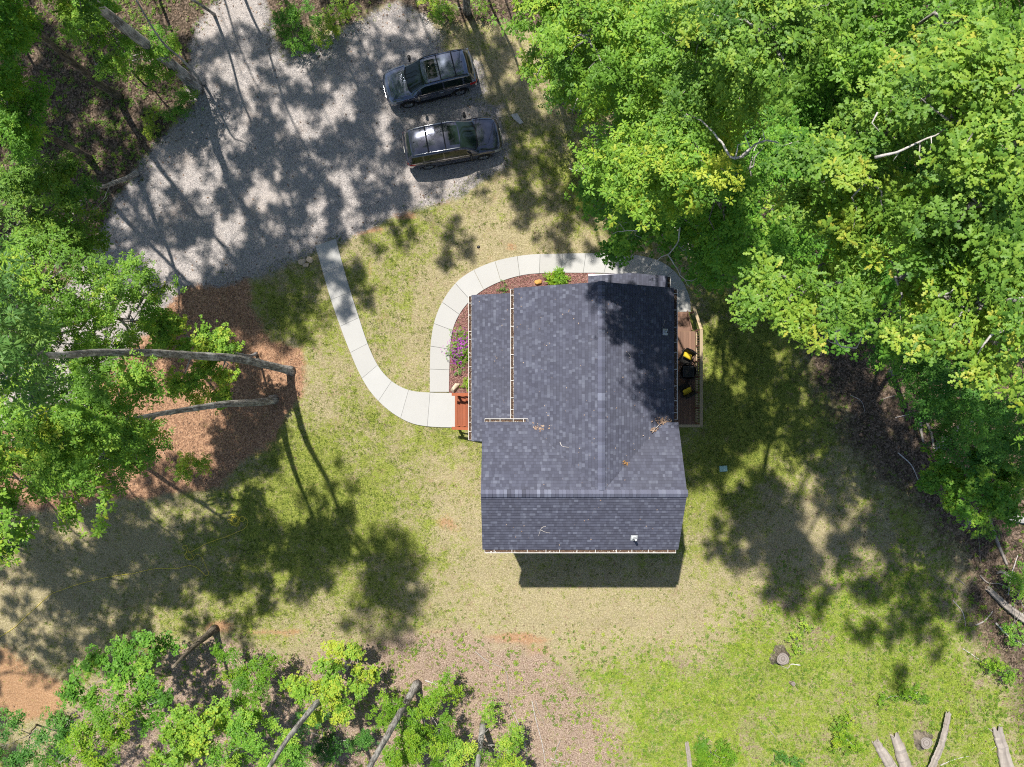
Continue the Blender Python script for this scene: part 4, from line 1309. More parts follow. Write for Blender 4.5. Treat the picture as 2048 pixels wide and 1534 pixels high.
def foliage(blobs, kind, leaf, dens, rng, flat=.62, tint0=.5, tintv=.16):
    """blobs: (world centre, radius). Returns mesh arrays and the list of bough tips"""
    PP, NN, TT, tips = [], [], [], []
    for c, r in blobs:
        c = np.array(c)
        k = max(5, int(7.5 * r * r))
        d = rng.normal(size=(k, 3)); d[:, 2] = d[:, 2] * .75 + .28; d /= np.linalg.norm(d, axis=1, keepdims=True)
        rad = r * (0.50 + .52 * rng.random(k) ** .7)
        q = c + d * rad[:, None] * np.array([1, 1, flat])
        bt = rng.normal(0, tintv, k)
        tips.append((c, q))
        per = max(3, int(dens * 118 * r * r * (.04 / (leaf * leaf)) / k))
        for i in range(k):
            m = per + rng.integers(-1, 3)
            sg = .13 + .13 * r / 1.4
            o = rng.normal(size=(m, 3)) * sg * np.array([1, 1, .45])
            PP.append(q[i] + o)
            nn = np.array([0, 0, 1.0]) + d[i] * .55 + rng.normal(size=(m, 3)) * .34
            nn[:, 2] = np.abs(nn[:, 2]) + .15
            NN.append(nn)
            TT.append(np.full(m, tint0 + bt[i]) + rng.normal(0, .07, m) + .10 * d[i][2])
    pos = np.concatenate(PP); nrm = np.concatenate(NN); tn = np.concatenate(TT)
    size = leaf * rng.uniform(.75, 1.2, len(pos))
    return (*scatter(pos, nrm, size, kind, tn, rng), tips)


def bend(a, b, rng, k=.12, n=4, sag=0.0):
    a, b = np.array(a, float), np.array(b, float); L = np.linalg.norm(b - a)
    pts = [a]
    for i in range(1, n):
        t = i / n; pts.append(a + (b - a) * t + rng.normal(size=3) * L * k * .5 + np.array([0, 0, sag * L * math.sin(math.pi * t)]))
    return pts + [b]


LIFT = {1: 4.0, 2: 3.0, 3: 3.5, 4: 2.0, 65: -4.0, 8: 2.2, 9: 2.0, 10: 2.6, 11: 2.4, 12: 3.0}


def tree(name, label, cat, base, blobs, kind, leaf, mat, bmat='bark_grey', r0=.16, dens=1.0, group=None, trunk=None, seed=0, tint0=.5, bare=None, twigs=True, mesh_from=None, limbs=True, tintv=.16):
    """base = ground pixel; blobs = (px, py, z, radius) as seen in the photo; trunk = optional seen polyline (px, py, z)"""
    rng = np.random.default_rng(seed * 13 + 5)
    if seed in LIFT:
        q = LIFT[seed]
        if seed < 5: leaf *= .85
        blobs = [(x, y, z + q, r * (H - z - q) / (H - z)) for x, y, z, r in blobs]
        bare = [[(l[0], *[(x, y, z + q) for x, y, z in l[1:]]) for l in p] for p in bare] if bare else None
    b0 = G(*base)
    t = thing(name, label, cat, tuple(b0), 0, group)
    o = np.array(tuple(b0))
    bl = [(np.array(tuple(P(px, py, z))) - o, r) for px, py, z, r in blobs] if blobs and len(blobs[0]) == 4 else [(np.array(c) - o, r) for c, r in blobs]
    if bl:
        cen = np.mean([c for c, r in bl], 0)
        zlow = min(c[2] - r * .6 for c, r in bl)
    if trunk:
        tp = [np.array(tuple(P(*q))) - o for q in trunk]
        tp[0] = tp[0] * 1.0
        if bl: tp += [cen * .5 + tp[-1] * .5, cen] if cen[2] > tp[-1][2] else []
    else:
        tp = bend((0, 0, 0), cen + np.array([0, 0, .15]), rng, .016, 6)
    tp = [np.array(q, float) for q in tp]; tp[0][2] = -.12
    zt = max(q[2] for q in tp)
    c = catmull([tuple(q) for q in tp], .45)
    ln = np.linspace(0, 1, len(c))
    ra = r0 * (1 - .72 * ln) + r0 * .4 * np.exp(-ln * len(c) * .45 / .4)
    b = MB(); b.tube([Vector(q) for q in c], list(ra), 12 if r0 > .1 else 7, jit=.085)
    b.build('trunk', M[bmat], t, smooth=True)
    if not bl: return t
    V, F, T, tips = foliage(bl, kind, leaf, dens, rng, tint0=tint0, tintv=tintv)
    np_obj('crown', V, F, M[mat], t, T)
    if limbs:
        lb = MB()
        for cc, q in tips:
            h = max(.25 * zt, min(cc[2] - .9, zt * .95))
            i = int(np.argmin([abs(p[2] - h) for p in c])); s_ = c[i]
            rr = max(.018, min(.075, r0 * .42))
            pts = bend(s_, cc, rng, .10, 4)
            lb.tube([Vector(p) for p in pts], list(np.linspace(rr, rr * .55, len(pts))), 6)
            if twigs:
                for e in q[::2]:
                    pts = bend(cc + rng.normal(size=3) * .05, e + (e - cc) * .10, rng, .16, 3)
                    lb.tube([Vector(p) for p in pts], list(np.linspace(rr * .42, .005, len(pts))), 4, cap=False)
        lb.build('branch', M[bmat if bmat != 'bark_brown' else 'bark_grey'], t, smooth=True)
    if bare:
        for poly in bare:
            bb = MB()
            for line in poly:
                r_ = line[0]; pts = [P(*q) - b0 for q in line[1:]]
                cc = catmull([tuple(p) for p in pts], .15)
                cc[1:-1] += rng.normal(size=(len(cc) - 2, 3)) * .018
                bb.tube([Vector(p) for p in cc], list(np.linspace(r_, r_ * .35, len(cc))), 5)
            bb.build('bare_branch', M['twig_pale'], t, smooth=True)
    return t


# ------------------------------------------------------------------ trees right of the house
GR = 'trees crowding the right side'
tree('oak_tree', 'pale green oak crown at the top edge, right of the cars', 'tree', (1175, 75),
     [(1105, 35, 13, 1.3), (1175, 75, 14, 1.5), (1225, 20, 14, 1.5), (1088, 115, 12, .7), (1140, 130, 12.5, .9), (1060, 10, 13, .9)], 'oak', .155, 'leaf_oak', dens=1.0, group=GR, seed=1, tint0=.55)
tree('oak_tree', 'light green oak between the pale crown and the yellow topped oak', 'tree', (1320, 150),
     [(1290, 55, 15, 1.6), (1365, 90, 16, 1.6), (1320, 165, 14, 1.5), (1255, 140, 13, 1.3), (1215, 100, 13, 1.1)], 'oak', .155, 'leaf_oak', dens=.78, group=GR, seed=2, tint0=.58)
tree('oak_tree', 'yellow topped oak at the top edge with sunlit crown above the dark hollow', 'tree', (1480, 175),
     [(1450, 30, 17, 1.5), (1535, 60, 18.5, 1.3), (1560, 110, 18.5, 1.1), (1430, 130, 16, 1.5), (1500, 150, 17, 1.1), (1590, 25, 18.5, 1.0)], 'oak', .175, 'leaf_oak_yellow', dens=1.0, group=GR, seed=3, tint0=.42)
tree('oak_tree', 'broad light green oak with bare pale twigs reaching out over the lawn', 'tree', (1345, 290),
     [(1245, 250, 14, 1.3), (1330, 280, 16, 1.6), (1240, 330, 14, 1.3), (1310, 365, 15.5, 1.4), (1395, 320, 17, 1.5), (1290, 205, 14, 1.2), (1390, 230, 16, 1.3)], 'oak', .155, 'leaf_oak', dens=.72, group=GR, seed=4, tint0=.6,
     bare=[[(.03, (1230, 325, 13), (1200, 328, 13), (1172, 336, 13), (1150, 341, 13), (1138, 337, 13)), (.016, (1172, 336, 13), (1166, 318, 13.2), (1162, 306, 13.2)), (.014, (1200, 328, 13), (1190, 306, 13.3), (1192, 284, 13.3)),
            (.014, (1190, 330, 13), (1172, 350, 13), (1165, 368, 13)), (.010, (1192, 306, 13.3), (1178, 300, 13.3)), (.010, (1205, 326, 13), (1213, 305, 13.3), (1214, 290, 13.4)), (.009, (1162, 318, 13.2), (1150, 345, 13.1))],
           [(.035, (1500, 300, 18), (1470, 318, 18), (1430, 268, 17.6), (1390, 234, 17.5), (1340, 236, 17.4)), (.016, (1390, 234, 17.5), (1350, 215, 17.4), (1325, 205, 17.4)), (.02, (1470, 318, 18), (1478, 285, 18), (1500, 285, 18))],
           [(.03, (1480, 315, 18.3), (1500, 295, 18.3), (1530, 282, 18.3), (1570, 290, 18.3), (1597, 282, 18.3)), (.014, (1530, 282, 18.3), (1528, 262, 18.3), (1545, 245, 18.3)), (.012, (1500, 295, 18.3), (1490, 270, 18.3), (1520, 245, 18.3))],
           [(.02, (1440, 55, 17.8), (1400, 82, 17.6), (1365, 88, 17.6), (1325, 65, 17.6)), (.012, (1400, 82, 17.6), (1392, 108, 17.6), (1388, 140, 17.6))]])
tree('maple_tree', 'dense mid green maple overhanging the path end and house entry', 'tree', (1345, 425),
     [(1235, 420, 11, 1.3), (1300, 450, 12, 1.25), (1250, 485, 10, .8), (1350, 430, 13, 1.4), (1368, 500, 11, .85), (1215, 380, 11, 1.0), (1405, 530, 10, .8), (1425, 545, 9, .7)], 'maple', .13, 'leaf_maple', dens=.5, group=GR, seed=5, tint0=.5,
     bare=[[(.028, (1360, 455, 13.8), (1352, 490, 13.6), (1335, 508, 13.4), (1312, 520, 13.2), (1300, 534, 13.0)), (.014, (1300, 534, 13), (1284, 532, 13)), (.012, (1300, 534, 13), (1288, 546, 13)), (.012, (1300, 534, 13), (1304, 552, 13), (1308, 568, 13)), (.013, (1300, 534, 13), (1299, 545, 13), (1318, 556, 13))],
           [(.026, (1335, 508, 13.4), (1347, 528, 13.4), (1360, 548, 13.3), (1372, 558, 13.2), (1385, 562, 13.2), (1394, 556, 13.2)), (.012, (1368, 556, 13.2), (1375, 570, 13.1), (1382, 576, 13.0)), (.011, (1360, 548, 13.3), (1363, 535, 13.4))],
           [(.022, (1305, 440, 13.5), (1285, 458, 13.4), (1265, 461, 13.4), (1235, 465, 13.3), (1225, 468, 13.3)), (.012, (1250, 462, 13.4), (1242, 448, 13.5), (1236, 443, 13.5)), (.010, (1270, 461, 13.4), (1270, 470, 13.3), (1284, 476, 13.3))]])
tree('maple_tree', 'bushy mid green tree east of the overhanging maple', 'tree', (1470, 430),
     [(1430, 395, 14.5, 1.6), (1480, 465, 13.5, 1.5), (1425, 480, 12.5, 1.2), (1540, 420, 14.5, 1.5), (1470, 545, 11.5, .9), (1530, 500, 12.5, 1.3), (1500, 340, 15, 1.4)], 'jag', .14, 'leaf_maple', dens=.7, group=GR, seed=6, tint0=.52)
tree('oak_tree', 'dark shaded oak in the hollow near the top of the right hand canopy', 'tree', (1580, 230),
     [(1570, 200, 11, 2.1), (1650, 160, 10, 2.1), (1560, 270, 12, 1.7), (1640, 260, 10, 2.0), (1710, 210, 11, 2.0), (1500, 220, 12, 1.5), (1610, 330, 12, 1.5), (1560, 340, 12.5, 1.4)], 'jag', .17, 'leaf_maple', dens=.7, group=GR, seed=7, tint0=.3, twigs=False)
tree('oak_tree', 'tallest yellow green oak in the upper right corner with big lobed leaves', 'tree', (1960, 200),
     [(1915, 150, 21.5, .9), (1985, 215, 22, 1.1), (1975, 130, 21, .9), (1905, 235, 21.5, .9), (2030, 290, 22, 1.1), (2040, 180, 22, .9), (1860, 195, 20.5, .8), (1945, 300, 21, .8)], 'oak', .175, 'leaf_oak_yellow', dens=.78, group=GR, seed=8, tint0=.5)
tree('oak_tree', 'yellow green oak left of the corner oak, above the brown dead sprig', 'tree', (1700, 330),
     [(1720, 285, 19, 1.1), (1640, 365, 19, 1.1), (1740, 365, 20, 1.1), (1680, 425, 18, 1.2), (1800, 215, 20, .9), (1835, 165, 20, .8), (1610, 440, 18, .9), (1760, 260, 19.5, .9)], 'oak', .175, 'leaf_oak_yellow', dens=.78, group=GR, seed=9, tint0=.42,
     bare=[[(.03, (1750, 315, 21), (1790, 305, 21.2), (1830, 288, 21.4), (1870, 268, 21.5), (1890, 258, 21.5)), (.014, (1840, 284, 21.4), (1838, 310, 21.3), (1842, 322, 21.3)), (.012, (1862, 272, 21.5), (1866, 290, 21.5), (1860, 300, 21.5)), (.014, (1800, 302, 21.2), (1786, 322, 21.1))],
           [(.02, (1755, 225, 21), (1745, 245, 21), (1758, 262, 21)), (.02, (1900, 170, 21.4), (1892, 195, 21.4), (1895, 200, 21.4))]])
tree('oak_tree', 'yellow green oak at the right edge at mid height, below the corner oak', 'tree', (1930, 420),
     [(1880, 345, 20, 1.2), (1965, 410, 21, 1.3), (1870, 440, 19, 1.2), (2020, 470, 20.5, 1.3), (2030, 380, 21, 1.1), (1940, 480, 19.5, 1.2), (1800, 430, 18, 1.1)], 'oak', .17, 'leaf_oak_yellow', dens=.78, group=GR, seed=10, tint0=.38)
tree('oak_tree', 'yellow green oak reaching furthest over the back lawn, bare grey branch hanging below', 'tree', (1660, 590),
     [(1525, 605, 18, .62), (1580, 590, 18, .7), (1650, 610, 18.5, .75), (1612, 650, 18, .55), (1700, 565, 18, 1.0), (1560, 545, 17, .7), (1640, 530, 17, 1.0), (1500, 585, 17.5, .45)], 'oak', .17, 'leaf_oak_yellow', dens=.78, group=GR, seed=11, tint0=.45,
     bare=[[(.04, (1655, 600, 16), (1672, 640, 15.6), (1674, 685, 15.2), (1690, 696, 15), (1712, 698, 15), (1722, 680, 15)), (.02, (1674, 664, 15.4), (1690, 654, 15.4), (1704, 655, 15.4)), (.016, (1674, 688, 15.2), (1660, 684, 15.2), (1645, 672, 15.2)), (.018, (1722, 680, 15), (1724, 670, 15)), (.012, (1692, 656, 15.4), (1700, 636, 15.6))],
           [(.03, (1540, 560, 16.4), (1558, 595, 16.2), (1572, 610, 16.2)), (.016, (1572, 610, 16.2), (1574, 640, 16)), (.014, (1574, 640, 16), (1550, 640, 16)), (.014, (1574, 640, 16), (1562, 625, 16)), (.014, (1574, 640, 16), (1560, 650, 16)), (.016, (1610, 640, 16.2), (1574, 640, 16))]])
tree('oak_tree', 'large leaved yellow green oak at the right edge above the shaded undergrowth', 'tree', (1850, 600),
     [(1790, 555, 18.5, 1.2), (1880, 590, 20, 1.1), (1960, 610, 20, 1.2), (1890, 665, 20, .75), (2000, 690, 20, .9), (1820, 640, 18.5, .9), (1950, 690, 19.5, .7), (2040, 600, 20.5, 1.0), (1850, 520, 18.5, 1.0)], 'oak', .175, 'leaf_oak_yellow', dens=.78, group=GR, seed=12, tint0=.5,
     bare=[[(.03, (2010, 660, 20.5), (1985, 672, 20.4), (1968, 690, 20.3), (1955, 708, 20.2)), (.016, (2040, 640, 20.5), (2035, 680, 20.4), (2046, 706, 20.3))]])
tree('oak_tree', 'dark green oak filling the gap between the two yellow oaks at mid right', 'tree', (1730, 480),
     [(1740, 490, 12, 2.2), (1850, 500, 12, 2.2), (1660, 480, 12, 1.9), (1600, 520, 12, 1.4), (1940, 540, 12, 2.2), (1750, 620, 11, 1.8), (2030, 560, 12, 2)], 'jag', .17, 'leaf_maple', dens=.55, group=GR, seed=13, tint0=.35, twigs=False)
tree('oak_tree', 'mid green oak along the top edge between the dark hollow and the corner oak', 'tree', (1750, 70),
     [(1680, 40, 13.5, 2.0), (1760, 55, 14.5, 1.9), (1840, 60, 15, 1.8), (1950, 30, 17, 1.6), (2040, 40, 17, 1.6), (1780, 140, 13, 1.6), (1880, 100, 14, 1.5), (1620, 60, 13, 1.6)], 'jag', .18, 'leaf_oak', dens=.8, group=GR, seed=14, tint0=.42, twigs=False)
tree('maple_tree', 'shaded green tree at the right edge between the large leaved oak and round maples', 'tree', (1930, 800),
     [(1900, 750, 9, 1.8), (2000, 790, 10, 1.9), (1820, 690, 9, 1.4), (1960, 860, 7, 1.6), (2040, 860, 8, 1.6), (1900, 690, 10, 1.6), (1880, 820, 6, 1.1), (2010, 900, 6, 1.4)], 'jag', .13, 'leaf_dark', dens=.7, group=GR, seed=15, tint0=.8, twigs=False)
tree('maple_sapling', 'round bright green maple with umbrella crown at the right edge by the woodland floor', 'tree', (1960, 1000),
     [(1985, 955, 7, 1.25), (2035, 985, 7, 1.2), (1955, 1005, 6.5, 1.0), (1930, 950, 6.6, .8)], 'maple', .125, 'leaf_maple', 'bark_brown', r0=.08, dens=1.0, group=GR, seed=16, tint0=.6)
tree('maple_sapling', 'smaller round maple crown on the lawn side of the umbrella crowned maple', 'tree', (1880, 985),
     [(1880, 945, 6, .95), (1868, 925, 6.2, .6), (1895, 985, 5.8, .65)], 'maple', .12, 'leaf_maple', 'bark_brown', r0=.06, dens=1.0, group=GR, seed=17, tint0=.58)
tree('oak_tree', 'tall trunk slanting out of the shade on the right, crown beyond the right edge', 'tree', (1783, 745),
     [(2300, 740, 14, 2.2), (2380, 680, 16, 2.4), (2250, 640, 16, 1.6)], 'jag', .2, 'leaf_oak', 'bark_pale', r0=.15, dens=.5, group=GR, seed=18, twigs=False, trunk=[(1783, 745, 0), (1830, 738, 2.4), (1895, 735, 5)])
tree('oak_tree', 'grey trunk standing at the edge of the parking lawn under the pale oak', 'tree', (1101, 132),
     [], 'oak', .2, 'leaf_oak', 'bark_grey', r0=.17, group=GR, seed=19, trunk=[(1101, 132, 0), (1102, 95, 3), (1102, 40, 7), (1104, -40, 11), (1106, -120, 14)])
tree('understory_tree', 'low dark green sapling between the woodpile and the grey trunk', 'tree', (1150, 170),
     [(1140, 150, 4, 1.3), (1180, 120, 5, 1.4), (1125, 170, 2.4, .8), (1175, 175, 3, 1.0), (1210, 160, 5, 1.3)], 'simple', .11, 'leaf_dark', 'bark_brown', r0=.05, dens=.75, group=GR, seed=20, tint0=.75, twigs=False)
# a layer of lower trees inside the wood so that the gaps in the canopy show leaves
for i, (px, py, lab, bl) in enumerate([
        (1330, 210, 'understory tree hidden below the light green oaks near the woodpile', [(1290, 190, 7, 2.0), (1360, 250, 8, 2.2), (1250, 290, 6, 1.5), (1400, 160, 9, 2.2), (1300, 330, 7, 1.8)]),
        (1420, 380, 'understory tree hidden below the overhanging maple', [(1390, 350, 8, 1.6), (1440, 400, 8, 1.2)]),
        (1640, 400, 'understory tree below the yellow oaks in the middle of the wood', [(1620, 360, 7, 1.6), (1720, 400, 8, 2.0), (1680, 310, 7, 2.0), (1800, 350, 8, 2.4), (1820, 250, 9, 2.2)]),
        (1900, 300, 'understory tree below the corner oak at the right edge', [(1880, 280, 9, 2.4), (1990, 330, 9, 2.4), (1920, 130, 9, 2.4), (2020, 200, 10, 2.4), (1940, 430, 8, 2.4)]),
        (1500, 80, 'understory tree below the yellow topped oak at the top edge', [(1480, 80, 9, 2.2), (1560, 60, 9, 2), (1420, 40, 9, 2), (1330, 50, 9, 2)])]):
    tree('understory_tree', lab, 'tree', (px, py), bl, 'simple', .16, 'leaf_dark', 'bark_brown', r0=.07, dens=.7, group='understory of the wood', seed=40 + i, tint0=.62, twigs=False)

# ------------------------------------------------------------------ trees on the left
GL = 'trees along the left side'
tree('tall_tree', 'tallest bare trunk lying across the left picture half, bluish leaves at the left edge', 'tree', (583, 742),
     [(15, 660, 21, .8), (60, 640, 20.5, .55), (85, 700, 20.5, .45), (30, 740, 20.5, .6), (100, 760, 19.5, .35), (20, 590, 20, .6), (-160, 700, 22.5, 1.6), (-260, 800, 23, 1.8), (-200, 560, 23, 1.8), (60, 800, 19, .5)] + [A(x, y, 23 + .7 * (i % 3), .72 + .12 * (i % 2)) for i, (x, y) in enumerate([(395, 540), (470, 490), (540, 590), (345, 620), (430, 676), (560, 720), (320, 480), (500, 776), (455, 590), (390, 740), (520, 660), (300, 560), (590, 640)])], 'lance', .17, 'leaf_blue', r0=.205, dens=.7, group=GL, seed=60, tint0=.5,
     trunk=[(583, 742, 0), (555, 735, 1.2), (480, 718, 4.6), (400, 712, 8), (310, 706, 11.8), (200, 705, 15), (60, 706, 19)])
tree('tall_tree', 'second long bare trunk below the tallest one, ending in green leaves', 'tree', (548, 798),
     [(240, 800, 13.5, 1.3), (180, 850, 14, 1.3), (265, 885, 11.5, .8), (120, 890, 14.5, 1.3), (205, 915, 12, 1.0), (130, 800, 15, 1.2), (60, 830, 15.5, 1.2)], 'jag', .115, 'leaf_oak', 'bark_grey', r0=.20, dens=.9, group=GL, seed=61, tint0=.5,
     trunk=[(548, 798, 0), (520, 804, 1.8), (450, 808, 5), (380, 818, 8), (285, 834, 11.5)])
tree('young_maple', 'thin tree between the bare trunks with round bright green clumps', 'tree', (512, 706),
     [(432, 672, 5, .72), (418, 700, 5.2, .7), (455, 690, 4.6, .5), (335, 655, 5.4, .75), (310, 640, 5.8, .7), (350, 690, 5.0, .7), (420, 745, 4.6, .65), (452, 762, 4, .55), (385, 775, 4.8, .7), (430, 790, 4, .5), (350, 760, 5.6, .6)], 'maple', .105, 'leaf_oak', 'bark_pale', r0=.08, dens=.9, group=GL, seed=62, tint0=.68,
     trunk=[(512, 706, 0), (500, 712, .9), (470, 706, 2.4), (400, 692, 5.2)])
tree('maple_tree', 'spreading green tree covering the driveway bend at the left', 'tree', (320, 650),
     [(235, 565, 8, 1.2), (305, 578, 6.3, .85), (170, 590, 11, 1.3), (90, 560, 12, 1.4), (50, 640, 12, 1.4), (190, 670, 10, 1.3), (265, 640, 6.6, 1.0), (120, 690, 11, 1.2), (20, 570, 12, 1.2), (30, 700, 11, 1.2), (200, 720, 8, .9), (335, 570, 6.3, .38), (225, 545, 8.2, .55), (280, 700, 7, .8)], 'jag', .115, 'leaf_oak', 'bark_brown', r0=.14, dens=.62, group=GL, seed=63, tint0=.46)
tree('maple_tree', 'green tree at the left edge below the long bare trunks', 'tree', (240, 900),
     [(50, 950, 11, 1.2), (140, 930, 10, 1.2), (225, 935, 8.5, .9), (20, 880, 12, 1.3), (100, 860, 12, 1.2), (180, 890, 9, 1.0), (0, 1000, 11, .8), (270, 905, 8, .7), (310, 880, 7, .7), (255, 880, 7.5, .8)], 'jag', .115, 'leaf_oak', 'bark_brown', r0=.14, dens=.65, group=GL, seed=64, tint0=.44)
tree('oak_tree', 'young oak with bright lobed leaves at the left edge beside the gravel', 'tree', (272, 345),
     [(112, 325, 12, .6), (85, 350, 12.3, .5), (140, 375, 12.5, .75), (60, 405, 13, 1.1), (130, 440, 12, .9), (165, 475, 11, .7), (20, 470, 12.5, 1.1), (195, 385, 11, .25), (110, 500, 11, .7), (40, 340, 13, .7), (190, 440, 11, .35), (60, 300, 12, .3)], 'oak', .15, 'leaf_oak_yellow', 'bark_grey', r0=.13, dens=.95, group=GL, seed=65, tint0=.3,
     bare=[[(.03, (118, 470, 9), (122, 495, 8.8), (124, 515, 8.6), (120, 535, 8.5)), (.018, (122, 490, 8.8), (95, 478, 9), (75, 470, 9)), (.014, (100, 480, 9), (90, 462, 9.1)), (.014, (110, 484, 9), (80, 490, 9))],
           [(.02, (205, 400, 11.2), (220, 372, 11.3), (226, 358, 11.4)), (.016, (190, 420, 11), (215, 395, 11)), (.014, (108, 375, 12.2), (132, 373, 12.2)), (.02, (100, 355, 11.8), (118, 335, 11.9))]])
tree('maple_tree', 'green tree at the left edge above the young oak', 'tree', (178, 318),
     [(15, 190, 12, 1.2), (45, 240, 11, .9), (10, 270, 11.5, .9), (60, 280, 9.5, .6), (-60, 200, 13, 1.5)], 'jag', .115, 'leaf_maple', 'bark_brown', r0=.17, dens=.9, group=GL, seed=66, tint0=.55, trunk=[(178, 318, 0), (150, 300, 1.5), (55, 252, 5)])
tree('maple_tree', 'brown barked tree in the upper left corner with leaves at the corner', 'tree', (238, 194),
     [(15, 25, 13, 1.0), (40, 70, 12, .45), (-40, 60, 14, 1.5), (-120, -60, 15, 2.2), (-60, -120, 16, 2.2)], 'jag', .115, 'leaf_maple', 'bark_brown', r0=.18, dens=.8, group=GL, seed=67, tint0=.55,
     trunk=[(238, 194, 0), (190, 160, 2), (130, 112, 4.6), (60, 50, 7.2), (20, 10, 8.6)])
tree('tall_tree', 'stout grey trunk leaning out over the top edge beside the driveway', 'tree', (393, 178),
     [((-16.6, 15.6, 18), 1.2), ((-14.8, 14.2, 19), 1.3), ((-17.6, 14.0, 18.5), 1.2), ((-14.0, 16.4, 20), 1.2), ((-16.5, 13.0, 20.5), 1.3), ((-13.0, 15.0, 19), 1.0)], 'jag', .2, 'leaf_oak', 'bark_grey', r0=.27, dens=.6, group=GL, seed=68, twigs=False,
     trunk=[(393, 178, 0), (368, 150, 1.4), (300, 95, 4.2), (235, 45, 6.4), (175, -5, 8.4), (120, -50, 9.8)])
tree('slim_tree', 'slim pale trunk just right of the stout grey trunk', 'tree', (408, 168),
     [((-15.2, 16.6, 9.5), 1.3), ((-15.8, 17.4, 10.5), 1.3)], 'jag', .17, 'leaf_maple', 'bark_pale', r0=.07, dens=.4, group=GL, seed=69, twigs=False, trunk=[(408, 168, 0), (365, 120, 2.6), (320, 78, 5)])
tree('understory_tree', 'bright green sapling foliage under the stout grey trunk', 'tree', (270, 150),
     [(200, 25, 5.5, .9), (165, 55, 5.5, .8), (230, 85, 4.8, .95), (285, 90, 4.2, .9), (235, 135, 4.0, .7), (180, 10, 6, .8), (330, 130, 2.6, .55), (290, 145, 3.2, .6), (150, 20, 6, .6), (215, 60, 5, .8), (345, 85, 3.2, .5)], 'jag', .12, 'leaf_maple', 'bark_brown', r0=.06, dens=.75, group=GL, seed=70, tint0=.72)
tree('understory_tree', 'small bright green sapling on the pine straw near the lawn corner', 'tree', (415, 925),
     [(380, 935, 2.2, .55), (400, 922, 2.0, .4), (365, 945, 2.2, .35)], 'simple', .10, 'leaf_oak', 'bark_pale', r0=.035, dens=.9, group=GL, seed=71, tint0=.75)
tree('understory_tree', 'dark green foliage spray at the left edge over the dry lawn', 'tree', (-40, 1080),
     [(10, 1090, 9, .55), (30, 1078, 8.6, .35), (5, 1110, 8.6, .4)], 'lance', .15, 'leaf_dark', 'bark_brown', r0=.08, dens=.8, group=GL, seed=72, tint0=.6)

# ------------------------------------------------------------------ trees along the bottom
GB = 'trees along the bottom edge'
big = [((-13.6, -13.4, 14), 2.0), ((-12.6, -14.4, 16), 2.0)]
tree('broken_tree', 'dark broken trunk at the lower left lawn edge, its top lost behind bright leaves', 'tree', (430, 1258), [], 'jag', .2, 'leaf_oak', 'bark_brown', r0=.19, group=GB, seed=80,
     trunk=[(430, 1258, 0), (385, 1295, 2.2), (345, 1335, 4.0)])
tree('leaning_tree', 'mottled trunk in the lower left, cut by the bottom edge near the middle saplings', 'tree', (692, 1330), [((-10.5, -15.6, 12.5), 2.0), ((-11.8, -16.4, 14), 2.0)], 'jag', .2, 'leaf_oak', 'bark_grey', r0=.17, dens=.45, group=GB, seed=81, twigs=False,
     trunk=[(692, 1330, 0), (680, 1350, 1.0), (630, 1410, 4.2), (575, 1478, 7), (520, 1560, 9.6)])
tree('leaning_tree', 'pale grey trunk leaning to the bottom edge beside the twiggy clearing', 'tree', (835, 1368), [((-6.6, -16.5, 12.5), 2.0), ((-6.0, -17.6, 14), 2.0)], 'jag', .2, 'leaf_oak', 'bark_grey', r0=.19, dens=.45, group=GB, seed=82, twigs=False,
     trunk=[(835, 1368, 0), (812, 1405, 2.0), (780, 1462, 4.8), (738, 1536, 7.8), (690, 1630, 10)])
tree('leaning_tree', 'short looking grey trunk nearest the bottom edge centre', 'tree', (967, 1450), [((-1.8, -18.2, 11.5), 1.8), ((-1.2, -19.4, 13), 1.8)], 'jag', .2, 'leaf_oak', 'bark_pale', r0=.15, dens=.45, group=GB, seed=83, twigs=False,
     trunk=[(967, 1450, 0), (962, 1480, 1.6), (954, 1540, 4.0), (940, 1640, 7.5)])
